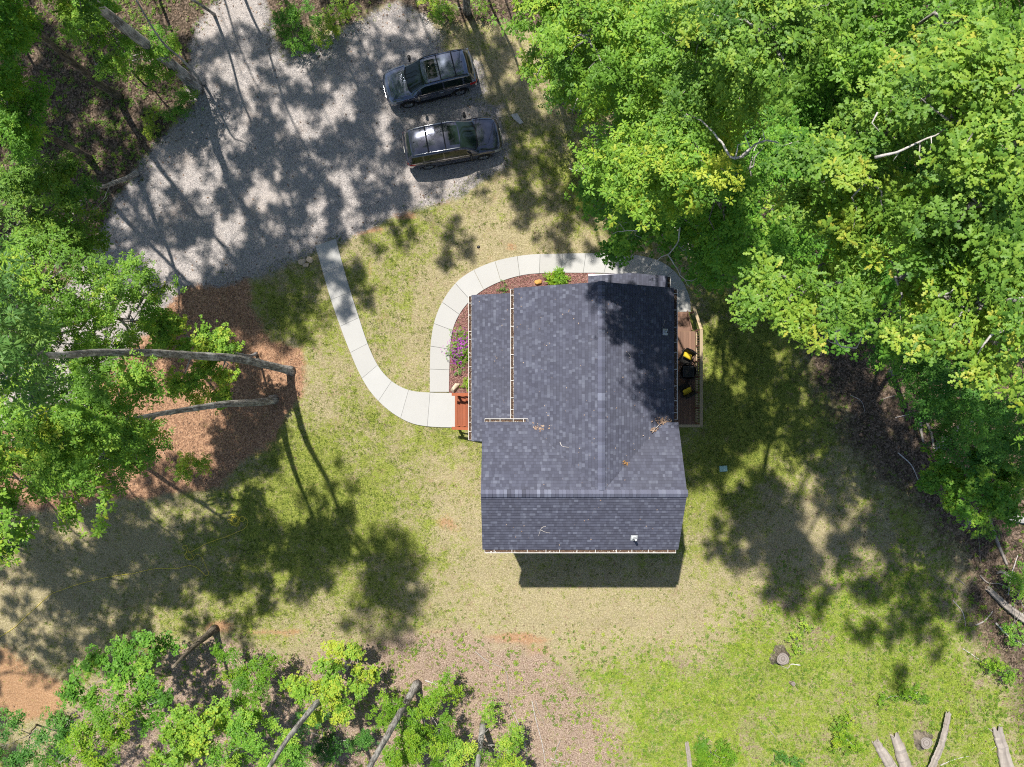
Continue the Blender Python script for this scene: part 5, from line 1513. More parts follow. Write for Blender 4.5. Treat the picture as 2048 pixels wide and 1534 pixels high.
sap = [
    ('green sapling clump between the dark leaning trunk and the orange soil', (290, 1345), [(240, 1335, 4, .8), (290, 1300, 4, .75), (270, 1370, 4.6, 1.0), (335, 1290, 3.2, .5), (180, 1375, 4.6, .9), (170, 1330, 3, .6), (300, 1410, 5, .9), (245, 1300, 3.4, .5)], 'maple', .12, 'leaf_maple', .55),
    ('bright yellow green sapling in the lower left corner', (260, 1430), [(205, 1450, 6, .7), (160, 1480, 6, .75), (245, 1425, 6, .5), (190, 1510, 6, .8), (120, 1525, 5.5, .6), (235, 1480, 5.5, .5)], 'jag', .115, 'leaf_lime', .42),
    ('dark green sapling at the very bottom left corner', (70, 1450), [(90, 1500, 4.4, .9), (20, 1440, 3, .5), (50, 1520, 4, .9), (140, 1440, 4.5, .8), (10, 1490, 3, .6)], 'simple', .12, 'leaf_dark', .65),
    ('lime green shrub between the two left leaning trunks', (490, 1320), [(470, 1335, 2.8, .7), (512, 1345, 2.8, .65), (470, 1385, 3.2, .75), (520, 1390, 3, .6), (540, 1330, 2.2, .45), (450, 1300, 2.2, .45)], 'simple', .095, 'leaf_lime', .25),
    ('bright green sapling at the bottom edge left of the mottled trunk', (410, 1440), [(350, 1445, 5, .9), (400, 1475, 5, .95), (335, 1505, 5.4, .95), (430, 1440, 4.4, .6), (380, 1525, 5, .9)], 'maple', .12, 'leaf_oak', .72),
    ('mid green sapling at the bottom edge close to the mottled trunk', (510, 1440), [(465, 1440, 4, .8), (500, 1480, 4.6, 1.0), (550, 1500, 4.6, .9), (460, 1510, 5, .9), (590, 1525, 4, .7), (530, 1440, 3.6, .6)], 'jag', .115, 'leaf_maple', .7),
    ('lime green sapling wrapped round the base of the mottled trunk', (670, 1350), [(640, 1350, 3.2, .75), (690, 1385, 3.6, .9), (625, 1405, 3.8, .8), (665, 1315, 2, .6), (715, 1320, 1.8, .6), (735, 1350, 1.8, .55), (590, 1370, 3, .6), (690, 1430, 3.4, .7)], 'maple', .105, 'leaf_oak', .78),
    ('lime green bush at the right side of the pale leaning trunk', (850, 1400), [(790, 1400, 2.6, .7), (768, 1430, 2.6, .6), (845, 1430, 2.6, .85), (875, 1400, 2.4, .7), (900, 1370, 1.8, .55), (815, 1470, 3.4, .85), (880, 1460, 2.6, .8), (800, 1510, 3.6, .9), (850, 1520, 3.2, .9)], 'simple', .10, 'leaf_lime', .38),
    ('green bush at the bottom edge beside the short grey trunk', (960, 1480), [(985, 1425, 1.4, .45), (930, 1505, 3.0, .75), (1000, 1500, 2.2, .75), (1030, 1475, 1.6, .5), (900, 1530, 3, .7), (1020, 1530, 2.2, .6)], 'simple', .105, 'leaf_oak', .7),
    ('dark leafed low bush in the shade below the mottled trunk', (640, 1480), [(660, 1500, 1.2, .8), (720, 1480, 1.0, .7), (640, 1440, 1.2, .6), (600, 1450, 1.2, .5)], 'simple', .09, 'leaf_dark', .55),
]
for i, (lab, base, bl, kd, lf, mt, t0) in enumerate(sap):
    bl = [(x, y, z, r * .98) for x, y, z, r in bl]; t0 -= .05
    tree('sapling', lab, 'sapling', base, bl, kd, lf, mt, 'bark_brown', r0=.045, dens=.85, group='saplings along the bottom edge', seed=90 + i, tint0=t0)

# ------------------------------------------------------------------ shrubs
shr = [
    ('leafy shrub at the foot of the stout grey trunk by the gravel', (362, 212), [(360, 205, .8, .55), (345, 228, .6, .4), (385, 190, .7, .3)], .085, 'leaf_maple', .65),
    ('small grassy bush in the sunny gap left of the driveway', (300, 250), [(298, 240, .5, .35), (295, 262, .4, .3), (310, 225, .4, .25)], .075, 'leaf_weed', .5),
    ('larger green shrub poking into the gravel at the top edge', (600, 45), [(590, 70, .8, .6), (605, 35, 1.2, .7), (570, 20, 1.2, .6), (560, 60, .6, .4), (620, 85, .5, .35)], .085, 'leaf_maple', .45),
    ('bright green shrub at the top edge with a sunny side', (660, 45), [(655, 50, .9, .5), (670, 30, .9, .45), (645, 75, .6, .35), (690, 10, .9, .4)], .085, 'leaf_oak', .75),
    ('green shrub beside the trunk at the top edge', (880, 10), [(870, 12, 1.0, .55), (905, 22, .7, .35), (850, 0, .8, .4), (955, 12, .8, .35)], .085, 'leaf_oak', .7),
    ('yellow green bush in the weeds at the bottom right, beside the small dead log', (1425, 1510), [(1420, 1500, .6, .6), (1450, 1515, .55, .5), (1400, 1520, .5, .4), (1440, 1490, .5, .35)], .085, 'leaf_lime', .35),
    ('loose yellow green sprout in the weeds above the split log', (1690, 1475), [(1685, 1465, .6, .42), (1705, 1490, .5, .38), (1670, 1490, .5, .3), (1695, 1445, .5, .25)], .09, 'leaf_lime', .5),
    ('flat sprout with feathery leaves between the stump and the split log', (1815, 1390), [(1805, 1388, .45, .35), (1835, 1385, .45, .35), (1770, 1398, .35, .25), (1850, 1400, .3, .2)], .08, 'leaf_lime', .3),
    ('green bush at the right edge near the lower corner', (2005, 1345), [(2000, 1338, .8, .45), (2020, 1360, .7, .35), (1985, 1325, .6, .3)], .09, 'leaf_lime', .3),
    ('green bush cut by the right edge beside the fallen trunk', (2040, 1165), [(2035, 1150, 1.4, .5), (2045, 1180, 1.2, .5), (2020, 1260, .8, .35), (2040, 1275, .8, .4)], .1, 'leaf_maple', .7),
    ('small dark seedling bush in the weeds near the bottom edge', (1575, 1520), [(1570, 1515, .4, .3), (1595, 1525, .4, .25)], .085, 'leaf_dark', .7),
    ('leafy green seedling beside the round stump in the weeds', (1590, 1285), [(1588, 1278, .35, .28), (1612, 1255, .35, .22), (1600, 1295, .3, .2)], .085, 'leaf_oak', .7),
    ('green bush below the woodpile edge', (1215, 210), [(1210, 205, .7, .4), (1225, 190, .8, .4)], .085, 'leaf_oak', .6),
    ('spreading green seedling bush by the fallen branches at lower right edge', (1965, 1065), [(1960, 1060, .5, .35), (1985, 1070, .5, .3)], .085, 'leaf_maple', .6),
]
for i, (lab, base, bl, lf, mt, t0) in enumerate(shr):
    tree('shrub', lab, 'shrub', base, bl, 'simple' if i % 3 else 'jag', lf, mt, 'bark_brown', r0=.02, dens=.75, group='shrubs around the clearing', seed=120 + i, tint0=t0, twigs=False)

# trees whose crowns stand beyond the frame and shade the gravel and the lawns
def shade_row(label, group, lean, z, shadows, seed, side, nb_=12):
    """trees standing beyond the frame; shadows = where their crowns' shade falls (ground px)"""
    k = z * S
    sh = (.235 * k, .50 * k)
    protos = []
    for i, (sx, sy) in enumerate(shadows):
        c0 = G(sx - sh[0], sy - sh[1], z); b0 = Vector((c0.x - lean[0], c0.y - lean[1], 0))
        if len(protos) < 3:
            rr = np.random.default_rng(seed + i)
            bl = []
            for _ in range(nb_):
                a_ = rr.random() * 6.283; d_ = 3.5 * rr.random() ** .5
                bl.append(((c0.x + d_ * math.cos(a_), c0.y + d_ * math.sin(a_) * .95, z + rr.normal() * .9), rr.uniform(.5, .85)))
            t = tree('tall_tree', label, 'tree', (b0.x * S + 1024, 767 - b0.y * S), bl, 'jag', .2, 'leaf_oak', 'bark_grey', r0=.075, dens=.62, group=group, seed=seed + i, twigs=False)
            protos.append(t)
        else:
            p_ = protos[i % 3]; r = p_.copy(); COL.objects.link(r); r.location = b0
            for ch in list(p_.children):
                d = ch.copy(); COL.objects.link(d); d.parent = r


shade_row('tall tree beyond the top edge whose crown only shades the gravel and lawn', 'trees beyond the top edge', (1.2, -4.2), 15.5,
          [(690, 290), (660, 410), (820, 400), (480, 90), (630, 130), (770, 70), (900, 90), (790, 240), (420, 240), (330, 470), (500, 440), (620, 500), (930, 220), (1040, 160), (1060, 330), (1150, 400), (570, 300), (300, 350), (1120, 250), (720, 180)], 300, 't', 13)
shade_row('tall tree beyond the left edge whose crown only shades the lawn corner', 'trees beyond the left edge', (5.0, -.6), 14.0,
          [(110, 1060), (230, 1120), (330, 1050), (400, 1100), (160, 1230), (320, 1220), (-20, 960), (440, 1190), (30, 1400), (260, 1030), (80, 1150), (230, 1220)], 330, 'l', 15)
shade_row('tall tree of the upper left wood beyond the frame', 'trees of the upper left wood', (1.5, -2.0), 16.0,
          [(90, 90), (80, 290), (190, 290), (140, 400), (40, 470), (230, 440), (20, 180), (150, 190)], 370, 'u', 19)
shade_row('tall tree beyond the right edge whose crown only shades the weeds', 'trees beyond the right edge', (-13.5, 1.0), 22.0,
          [(1800, 1240), (1870, 1170), (1900, 1060), (1740, 1150), (1800, 1000), (1700, 1050), (1640, 1100), (1720, 930)], 350, 'r')
tree('tall_tree', 'grey trunk cut by the top edge between the driveway and the lawn', 'tree', (934, 24), [], 'jag', .2, 'leaf_oak', 'bark_grey', r0=.17, seed=230, group='trees beyond the top edge', trunk=[(934, 24, 0), (933, 0, 1.2), (930, -60, 5), (926, -160, 10)])

# ------------------------------------------------------------------ stones, stumps, logs, sticks
def rock(name, label, cat, px, py, sx, sy, sz, rz, mat, seed, group=None, z0=0.0):
    bm = bmesh.new(); r = np.random.default_rng(seed)
    pts = r.normal(size=(26, 3)); pts /= np.linalg.norm(pts, axis=1, keepdims=True)
    pts = np.sign(pts) * np.abs(pts) ** .7 * r.uniform(.85, 1.05, (26, 1))
    for q in pts: bm.verts.new((q[0] * sx / 2, q[1] * sy / 2, max(-.3, q[2]) * sz * .62))
    bmesh.ops.convex_hull(bm, input=bm.verts)
    lo = [v for v in bm.verts if not v.link_faces]
    bmesh.ops.delete(bm, geom=lo, context='VERTS')
    me = bpy.data.meshes.new(name); bm.to_mesh(me); bm.free()
    o = link(name, me, M[mat]); o.location = P(px, py, z0 + sz * .25); o.location.z = z0 + sz * .17; o.rotation_euler = (0, 0, rz)
    m = o.modifiers.new('bevel', 'BEVEL'); m.width = .012; m.segments = 1
    return tag(o, label, cat, group)


rock('boulder', 'tan flat sided boulder in the bark bed beside the red steps', 'boulder', 910, 775, .62, .34, .36, math.radians(58), 'tan_stone', 4, z0=.03)
rock('boulder', 'orange boulder in the bark bed under the north eave', 'boulder', 1076, 564, .42, .26, .26, math.radians(10), 'orange_stone', 6, z0=.03)
for i, (px, py, sx, sy, sz, rz, z0, lab) in enumerate([(604, 523, .42, .34, .2, .3, 0, 'left brown flat stone of the little pile beside the path end'), (619, 519, .40, .30, .18, -.5, .07, 'upper right brown stone of the little pile beside the path end'), (612, 530, .36, .24, .16, .1, 0, 'lowest brown stone of the little pile beside the path end')]):
    rock('stone', lab, 'stone', px, py, sx, sy, sz, rz, 'brown_stone', 20 + i, 'stones beside the path end', z0)
b = MB(); c = G(1033, 237); b.prism([(c.x + x, c.y + y) for x, y in [(-.30, .18), (.04, .25), (.20, -.02), (.36, -.22), (.16, -.30), (-.16, -.02)]], 0, .05)
tag(b.build('flat_stone', M['grey_stone'], bevel=.01), 'pale grey flat slab on the lawn to the right of the cars', 'stone')


def stump(label, px, py, r, h, seed, z_lean=0):
    base = G(px, py)
    base = Vector((base.x * (1 - h / H), base.y * (1 - h / H), 0))
    t = thing('tree_stump', label, 'stump', tuple(base), 0, 'tree stumps')
    rr = random.Random(seed); n = 22
    prof = [(1.75, 0), (1.35, .25), (1.1, .55), (1.02, 1.0)]
    b = MB(); lob = [1 + .18 * math.sin(3 * a * 2 * math.pi / n + seed) + rr.uniform(-.05, .05) for a in range(n)]
    vs = []
    for k, (s_, f) in enumerate(prof):
        for a in range(n):
            q = 1 + (lob[a] - 1) * (1 if k < 2 else .35)
            vs.append((math.cos(a * 2 * math.pi / n) * r * s_ * q, math.sin(a * 2 * math.pi / n) * r * s_ * q, f * h - .01))
    fs = [(k * n + a, k * n + (a + 1) % n, (k + 1) * n + (a + 1) % n, (k + 1) * n + a) for k in range(3) for a in range(n)]
    b.add(vs, fs); b.build('bark', M['bark_brown'], t, smooth=True)
    b = MB(); ring = [(v[0] * .97, v[1] * .97) for v in vs[-n:]]; b.prism(ring, h - .03, h + .004); b.build('cut_face', M['cut_wood'], t)


a = N('cut_wood'); vv = a.coord('Object')
ln = a.n('VectorMath', operation='LENGTH'); a.set(ln.inputs[0], vv)
rg = a.math('SINE', a.math('ADD', a.math('MULTIPLY', ln.outputs['Value'], 160), a.math('MULTIPLY', a.noise(5, 4, vec=vv), 8)))
c = a.mix(a.math('MULTIPLY_ADD', rg, .5, .5), (0.16, 0.135, 0.115), (0.30, 0.27, 0.24)); c = a.mix(a.math('MULTIPLY', a.noise(4, 3, vec=vv), .5), c, (0.12, 0.10, 0.09))
M['cut_wood'] = a.fin(c, .9, .1)
stump('large round cut stump in the weeds at lower right', 1566, 1318, .31, .42, 3)
stump('broken stump beside the pale pole and the split log in the lower right', 1853, 1486, .30, .40, 7)
stump('shaded stump at the right edge below the round maples', 1941, 1041, .27, .3, 11)
stump('tiny sawn stump in the weeds just below the large stump', 1587, 1368, .10, .15, 5)


def log(name, label, cat, pts, rads, mat, group=None, seed=0, n=9, z=None, half=False):
    """pts in ground pixels, lying on the ground; bark streaks run along the log, the ends are ragged"""
    rr = np.random.default_rng(seed + 900)
    ws = [G(px, py, (rads[i] * (.35 if half else .9) if z is None else z[i])) for i, (px, py) in enumerate(pts)]
    c = catmull([(*w_, r_) for w_, r_ in zip(ws, rads)], max(.07, rads[0] * .6))
    big_ = rads[0] > .09
    n = 14 if big_ else n
    c[1:-1, :3] += rr.normal(size=(len(c) - 2, 3)) * rads[0] * .07
    mid = Vector(c[len(c) // 2][:3]); mid.z = 0
    d = Vector(c[-1][:3]) - Vector(c[0][:3]); d.normalize(); q = d.cross(Vector((0, 0, 1))).normalized(); up = q.cross(d)
    lob = 1 + rr.normal(size=n) * (.10 if big_ else .05); tn = rr.random(n); end0 = rr.random(n) * rads[0] * 1.3; end1 = rr.random(n) * rads[0] * 1.3
    b = MB(); vs, fs, ts = [], [], []; m = len(c)
    for i in range(m):
        p = Vector(c[i][:3]) - mid; lob = lob + rr.normal(size=n) * .02; tn = np.clip(tn + rr.normal(size=n) * .12, 0, 1)
        for k in range(n):
            a_ = 2 * math.pi * k / n; r_ = c[i][3] * lob[k]
            v = p + (q * math.cos(a_) + up * math.sin(a_) * (.55 if half else 1)) * r_
            if i == 0 and big_: v -= d * end0[k]
            if i == m - 1 and big_: v += d * end1[k]
            vs.append(v); ts.append(tn[k])
    for i in range(m - 1):
        for k in range(n):
            x0, x1 = i * n + k, i * n + (k + 1) % n
            fs.append((x0, x1, x1 + n, x0 + n))
    vs += [Vector(c[0][:3]) - mid + d * rads[0] * .3, Vector(c[-1][:3]) - mid - d * rads[0] * .3]; ts += [.9, .9]
    for k in range(n):
        fs.append(((k + 1) % n, k, m * n)); fs.append(((m - 1) * n + k, (m - 1) * n + (k + 1) % n, m * n + 1))
    b.add(vs, fs); b.tint = ts
    o = b.build(name, M[mat], None, smooth=not big_, tint=True); o.location = mid
    return tag(o, label, cat, group)


LG = 'fallen logs at the right'
log('fallen_log', 'pale peeled pole lying across the broken stump at lower right', 'log', [(1890, 1424), (1878, 1462), (1866, 1495), (1852, 1536)], [.12, .13, .13, .14], 'dead_wood', LG, 1, z=[.25, .4, .42, .3])
log('fallen_log', 'left half of the split weathered log at the bottom edge', 'log', [(1752, 1484), (1770, 1512), (1790, 1545)], [.17, .24, .25], 'dead_wood', LG, 2, half=True)
log('fallen_log', 'right half of the split weathered log at the bottom edge', 'log', [(1789, 1472), (1800, 1502), (1815, 1545)], [.20, .27, .30], 'dead_wood', LG, 3, half=True)
log('fallen_log', 'thick weathered log at the bottom right corner', 'log', [(1993, 1460), (2000, 1490), (2012, 1545)], [.24, .25, .33], 'dead_wood', LG, 4, half=True)
log('fallen_log', 'small grey dead log beside the yellow green bush at the bottom', 'log', [(1373, 1486), (1376, 1508), (1380, 1545)], [.10, .11, .12], 'dead_wood', LG, 5)
log('fallen_log', 'long fallen grey trunk running to the right edge in the shade', 'log', [(1975, 1178), (2010, 1212), (2055, 1246)], [.12, .17, .19], 'dead_wood', LG, 6)
log('fallen_log', 'pale fallen pole at the right edge below the umbrella crowned maple', 'log', [(2010, 1032), (2030, 1037), (2070, 1044)], [.17, .18, .18], 'bark_pale', LG, 7)
log('fallen_log', 'thin fallen pole slanting down at the right edge near the shaded stump', 'log', [(1976, 1030), (1990, 1075), (2012, 1128)], [.06, .075, .08], 'dead_wood', LG, 8)
log('fallen_log', 'narrow upright looking log in the shade left of the leaning snag', 'log', [(1838, 832), (1840, 858), (1845, 884)], [.06, .07, .05], 'dead_wood', LG, 9)
log('fallen_log', 'second narrow log in the shade nearest the leaning snag', 'log', [(1852, 845), (1862, 870), (1868, 905)], [.06, .06, .05], 'dead_wood', LG, 10)
log('fallen_log', 'curved pale branch above the long fallen grey trunk', 'log', [(1992, 1145), (2002, 1142), (2015, 1150), (2030, 1156)], [.07, .09, .09, .08], 'dead_wood', LG, 12)
snag = thing('leaning_snag', 'leaning dead grey snag with flared broken root at the right woods edge', 'snag', tuple(G(1884, 892)))
so = Vector(snag.location)
b = MB(); b.tube([P(*q) - so for q in [(1878, 896, 0), (1890, 880, .6), (1912, 862, 1.6), (1938, 842, 2.7), (1958, 830, 3.6)]], [.30, .21, .19, .17, .15], 12, jit=.08); b.build('trunk', M['bark_pale'], snag, smooth=True)
b = MB()
for q in [((1884, 892, .3), (1872, 878, .02)), ((1884, 892, .3), (1886, 906, .02)), ((1884, 892, .3), (1868, 892, .02))]: b.tube([P(*q[0]) - so, P(*q[1]) - so], [.14, .03], 7)
b.build('root', M['bark_pale'], snag, smooth=True)

for i, (x0, y0, x1, y1, r_, lab) in enumerate([(1131, 205, 1147, 190, .11, 'leftmost cut log of the woodpile'), (1143, 222, 1156, 204, .14, 'second cut log of the woodpile, split face up'), (1159, 221, 1163, 198, .17, 'thickest cut log in the middle of the woodpile'),
                                               (1179, 214, 1191, 230, .13, 'short cut log at the right front of the woodpile'), (1196, 198, 1208, 184, .13, 'pinkish cut log at the back of the woodpile'), (1172, 205, 1182, 190, .11, 'half hidden cut log behind the thickest one in the woodpile')]):
    log('cut_log', lab, 'log', [(x0, y0), ((x0 + x1) / 2 + .5, (y0 + y1) / 2), (x1, y1)], [r_, r_ * 1.03, r_ * .97], 'dead_wood' if i % 2 else 'bark_grey', 'cut logs of the woodpile', 30 + i, n=12)

SG = 'fallen sticks on the ground'
sticks = [
    ([(950, 1302), (975, 1322), (1005, 1335), (1014, 1350), (1018, 1400)], .035, 'long crooked pale branch in the twiggy clearing below the house'),
    ([(1020, 1410), (1040, 1455), (1052, 1500), (1056, 1540)], .022, 'thin stick continuing downward from the crooked branch to the bottom edge'),
    ([(1064, 1402), (1072, 1440), (1085, 1490), (1090, 1525)], .028, 'straight thin branch in the middle of the twiggy clearing'),
    ([(1070, 1400), (1078, 1425), (1090, 1450)], .022, 'short forked stick right of the straight branch'),
    ([(850, 1360), (862, 1364), (874, 1370)], .05, 'short pale broken branch above the lime bush'),
    ([(1100, 1515), (1120, 1524), (1148, 1524), (1112, 1545)], .025, 'pale bent stick at the bottom edge of the clearing'),
    ([(1120, 1480), (1110, 1510), (1118, 1540)], .03, 'knotted branch at the bottom edge of the clearing'),
    ([(190, 935), (177, 950), (173, 975), (178, 985)], .035, 'forked bare white branch on the pine straw at left'),
    ([(178, 948), (200, 932), (235, 928)], .025, 'thin curved bare stick beside the forked white branch'),
    ([(1955, 1050), (1958, 1090), (1962, 1130)], .022, 'thin long stick beside the thin fallen pole at right edge'),
    ([(1950, 1250), (1970, 1240), (1985, 1222)], .04, 'short stick crossing the long fallen trunk'),
    ([(1925, 1297), (1945, 1310), (1968, 1325)], .03, 'stick in the brown litter above the lower right bush'),
    ([(1910, 1155), (1930, 1170)], .04, 'short stick left of the long fallen trunk'),
    ([(1975, 1455), (2000, 1480), (1982, 1500)], .025, 'thin stick over the thick corner log'),
    ([(1880, 1530), (1910, 1518), (1938, 1512)], .03, 'pale stick right of the pole at the bottom edge'),
    ([(1540, 1462), (1552, 1478)], .02, 'small white stick in the weeds'),
    ([(1790, 835), (1830, 826), (1850, 822)], .02, 'thin stick in the shade near the narrow logs'),
    ([(1600, 1330), (1582, 1328), (1575, 1336), (1560, 1330)], .03, 'pale root lying at the foot of the large stump'),
    ([(1760, 800), (1785, 792), (1812, 790)], .03, 'grey stick in the leaf litter below the slanting trunk'),
    ([(1795, 905), (1822, 930), (1836, 960)], .035, 'dead limb in the shade below the leaning snag'),
    ([(1905, 1200), (1925, 1225), (1932, 1260)], .03, 'crooked dead limb left of the long fallen trunk end'),
    ([(1958, 1150), (1975, 1165), (2000, 1168), (2030, 1185)], .05, 'thick dead limb lying just above the long fallen trunk'),
    ([(2015, 1190), (2022, 1150), (2035, 1110)], .04, 'dead limb rising from the long fallen trunk at the right edge'),
    ([(1990, 1245), (2020, 1275), (2050, 1290)], .05, 'dead limb below the long fallen trunk at the right edge'),
    ([(1870, 930), (1900, 925), (1930, 935)], .03, 'thin limb on the dark litter at the foot of the leaning snag'),
    ([(1700, 790), (1722, 802), (1730, 825)], .022, 'thin twig at the lawn edge of the right wood'),
    ([(190, 120), (192, 130), (200, 124)], .03, 'bleached twig lying in the dark woods floor upper left'),
]
for i, (pts, r_, lab) in enumerate(sticks):
    rads = list(np.linspace(r_, r_ * .5, len(pts)))
    if len(pts) == 2: pts = [pts[0], ((pts[0][0] + pts[1][0]) / 2 + 1, (pts[0][1] + pts[1][1]) / 2), pts[1]]; rads = [r_, r_ * .8, r_ * .6]
    log('fallen_branch', lab, 'branch', pts, rads, 'twig_pale' if i % 3 else 'dead_wood', SG, 60 + i, n=6)

# ------------------------------------------------------------------ hose, box, cap
hp = [(0, 850), (45, 822), (90, 790), (135, 745), (180, 705), (225, 662), (270, 625), (330, 602), (400, 577), (480, 556), (560, 538), (640, 524), (700, 517), (750, 505), (800, 494), (860, 490), (930, 491), (965, 482), (1000, 476), (1035, 485), (1060, 507), (1085, 529), (1098, 518), (1090, 495), (1075, 460), (1060, 430), (1045, 417), (1028, 420), (1015, 440), (1000, 446), (982, 438),
      (972, 420), (985, 404), (1005, 412), (1012, 430), (998, 443), (982, 430), (978, 410), (985, 395), (970, 390), (959, 380), (968, 368), (984, 374), (988, 390), (1000, 404), (1040, 384), (1090, 358), (1145, 338), (1200, 320), (1245, 300), (1280, 285), (1300, 262), (1302, 240), (1290, 226)]
hp += [(1275, 216), (1262, 224), (1262, 238), (1275, 244), (1287, 234), (1280, 220), (1262, 222), (1250, 235)]
for k in range(46):
    a_ = k * 2 * math.pi / 13; rr = (24, 18, 27, 15)[k // 13 % 4] + 3 * math.sin(k * 2.1)
    hp.append((1237 + rr * math.cos(a_ + .3) * .9, 242 + rr * math.sin(a_ + .3)))
for k in range(13):
    a_ = k * 2 * math.pi / 13; hp.append((1224 - 27 * math.cos(a_) * 1.0, 232 + 26 * math.sin(a_)))
hw = [((x / 2.627 - 1024) / S, (767 - (950 + y / 2.627)) / S, .025 + .012 * math.sin(i * .7)) for i, (x, y) in enumerate(hp)]
c = catmull(hw, .06)
ho = Vector((c[len(c) // 2][0], c[len(c) // 2][1], 0))
b = MB(); b.tube([Vector(q) - ho for q in c], .012, 6)
o = b.build('garden_hose', M['hose_yellow'], None, smooth=True); o.location = ho
tag(o, 'thin yellow hose snaking across the lawn with two coiled tangles', 'hose')
t = thing('utility_box', 'pale green utility box lid set in the shaded back lawn', 'utility box', tuple(G(1446, 937)), math.radians(4))
b = MB(); b.box((0, 0, .04), (.40, .30, .08)); b.build('body', M['green_plastic'], t, bevel=.02)
b = MB(); b.box((0, 0, .09), (.37, .27, .022)); b.build('lid', M['green_plastic'], t, bevel=.01)
b = MB(); c0 = G(957, 494); b.lathe([(.001, .06), (.05, .058), (.07, .04), (.085, 0)], 16, Matrix.Translation(c0))
tag(b.build('cleanout_cap', M['black_plastic'], None, smooth=True), 'small round black cap in the front lawn', 'cap')


# ------------------------------------------------------------------ plants in the bark bed
def plant(name, label, cat, px, py, blobs, kind, leaf, mat, seed, dens=1.0, extra=None, tint0=.5):
    rng = np.random.default_rng(seed); o = G(px, py, .03)
    t = thing(name, label, cat, tuple(o))
    V, F, T, tips = foliage([((G(x, y, z) - o), r) for x, y, z, r in blobs], kind, leaf, dens, rng, .7, tint0)
    np_obj('foliage', V, F, M[mat], t, T)
    b = MB()
    for cc, q in tips:
        for e in q[::3]: b.tube([Vector((cc[0] * .3, cc[1] * .3, 0)), Vector(tuple(e))], [.008, .004], 4, cap=False)
    b.build('stem', M['bark_brown'], t)
    if extra:
        V, F, T, _ = foliage([((G(x, y, z) - o), r) for x, y, z, r in blobs], 'simple', extra[0], extra[2], rng, .75, .5)
        V[:, 2] += .05
        np_obj('flowers', V, F, M[extra[1]], t, T)


plant('flowering_shrub', 'purple flowering shrub in the bark bed beside the west eave', 'flowering shrub', 918, 692, [(912, 695, .3, .34), (922, 672, .32, .3), (926, 700, .35, .34), (918, 718, .25, .28), (932, 684, .35, .3), (908, 708, .2, .22)], 'simple', .06, 'leaf_oak', 5, .5, (.042, 'flower_purple', .26))
plant('yucca', 'spiky light green tuft plant in the bark bed at the north eave', 'plant', 1116, 560, [(1116, 558, .28, .30), (1104, 560, .22, .22), (1128, 560, .22, .22)], 'lance', .20, 'leaf_lime', 6, 1.3, None, .35)
for i, (px, py, r_, lab, mt) in enumerate([(920, 744, .14, 'small pale rosette plant in the bark bed above the tan boulder', 'leaf_blue'), (936, 771, .22, 'narrow yellow green shrublet against the gutter by the red steps', 'leaf_lime'), (1002, 581, .17, 'tiny dark green shrublet at the corner of the porch roof', 'leaf_dark'), (938, 716, .18, 'green leafy shrublet between the flowers and the west eave', 'leaf_oak')]):
    plant('small_plant', lab, 'plant', px, py, [(px, py, .14, r_)] + ([(px, py - 10, .16, r_ * .8)] if i == 1 else []), 'simple', .07, mt, 30 + i, .8, None, .6)

# ------------------------------------------------------------------ roof litter
RG = 'twigs lying on the roof'


def on_roof(px, py, dz=.012):
    z = 7.0
    for _ in range(12):
        p = P(px, py, z); z = roof_z(p.x, p.y) + dz
    return P(px, py, z)


tw = [([(1092, 1052), (1083, 1056), (1079, 1066), (1077, 1072)], 'curled white twig on the south roof slope at left'), ([(1082, 1060), (1090, 1064), (1100, 1066)], 'short side twig beside the curled white twig on the south slope'),
      ([(1120, 884), (1124, 892), (1138, 895)], 'small v shaped twig on the roof west of the ridge'), ([(1048, 858), (1038, 868)], 'straight pale twig near the short gutter on the west slope'), ([(1315, 880), (1308, 893), (1296, 895)], 'thin curved twig near the east valley of the roof'),
      ([(1256, 706), (1262, 714), (1258, 716)], 'small white twig on the sunny part of the east slope'), ([(1318, 850), (1310, 858), (1304, 864)], 'twig at the debris by the east end of the valley'), ([(1330, 640), (1325, 655)], 'twig near the roof vent on the shaded slope')]
for i, (pts, lab) in enumerate(tw):
    if len(pts) == 2: pts = [pts[0], ((pts[0][0] + pts[1][0]) / 2, (pts[0][1] + pts[1][1]) / 2 + .8), pts[1]]
    ws = [on_roof(*p) for p in pts]; c = catmull([tuple(w_) for w_ in ws], .08); m0 = Vector(c[0])
    b = MB(); b.tube([Vector(q) - m0 for q in c], list(np.linspace(.013, .006, len(c))), 5); o = b.build('twig', M['twig_pale'], None); o.location = m0
    tag(o, lab, 'twig', RG)
rng = np.random.default_rng(77)
V, F, T = [], [], []


def flake(p, s, nrm=(0, 0, 1), tint=.5, flat=.25):
    an = rng.random() * 6.3; n0 = len(V); p = Vector(p)
    z = Vector(nrm).normalized(); x = z.orthogonal().normalized(); y = z.cross(x)
    e = (x * math.cos(an) + y * math.sin(an)) * s; q = (-x * math.sin(an) + y * math.cos(an)) * s * .55
    k = z * s * flat
    V.extend([p - e, p + q + k * rng.random(), p + e, p - q + k * rng.random()]); F.append((n0, n0 + 1, n0 + 2, n0 + 3)); T.extend([tint + rng.normal() * .2] * 4)


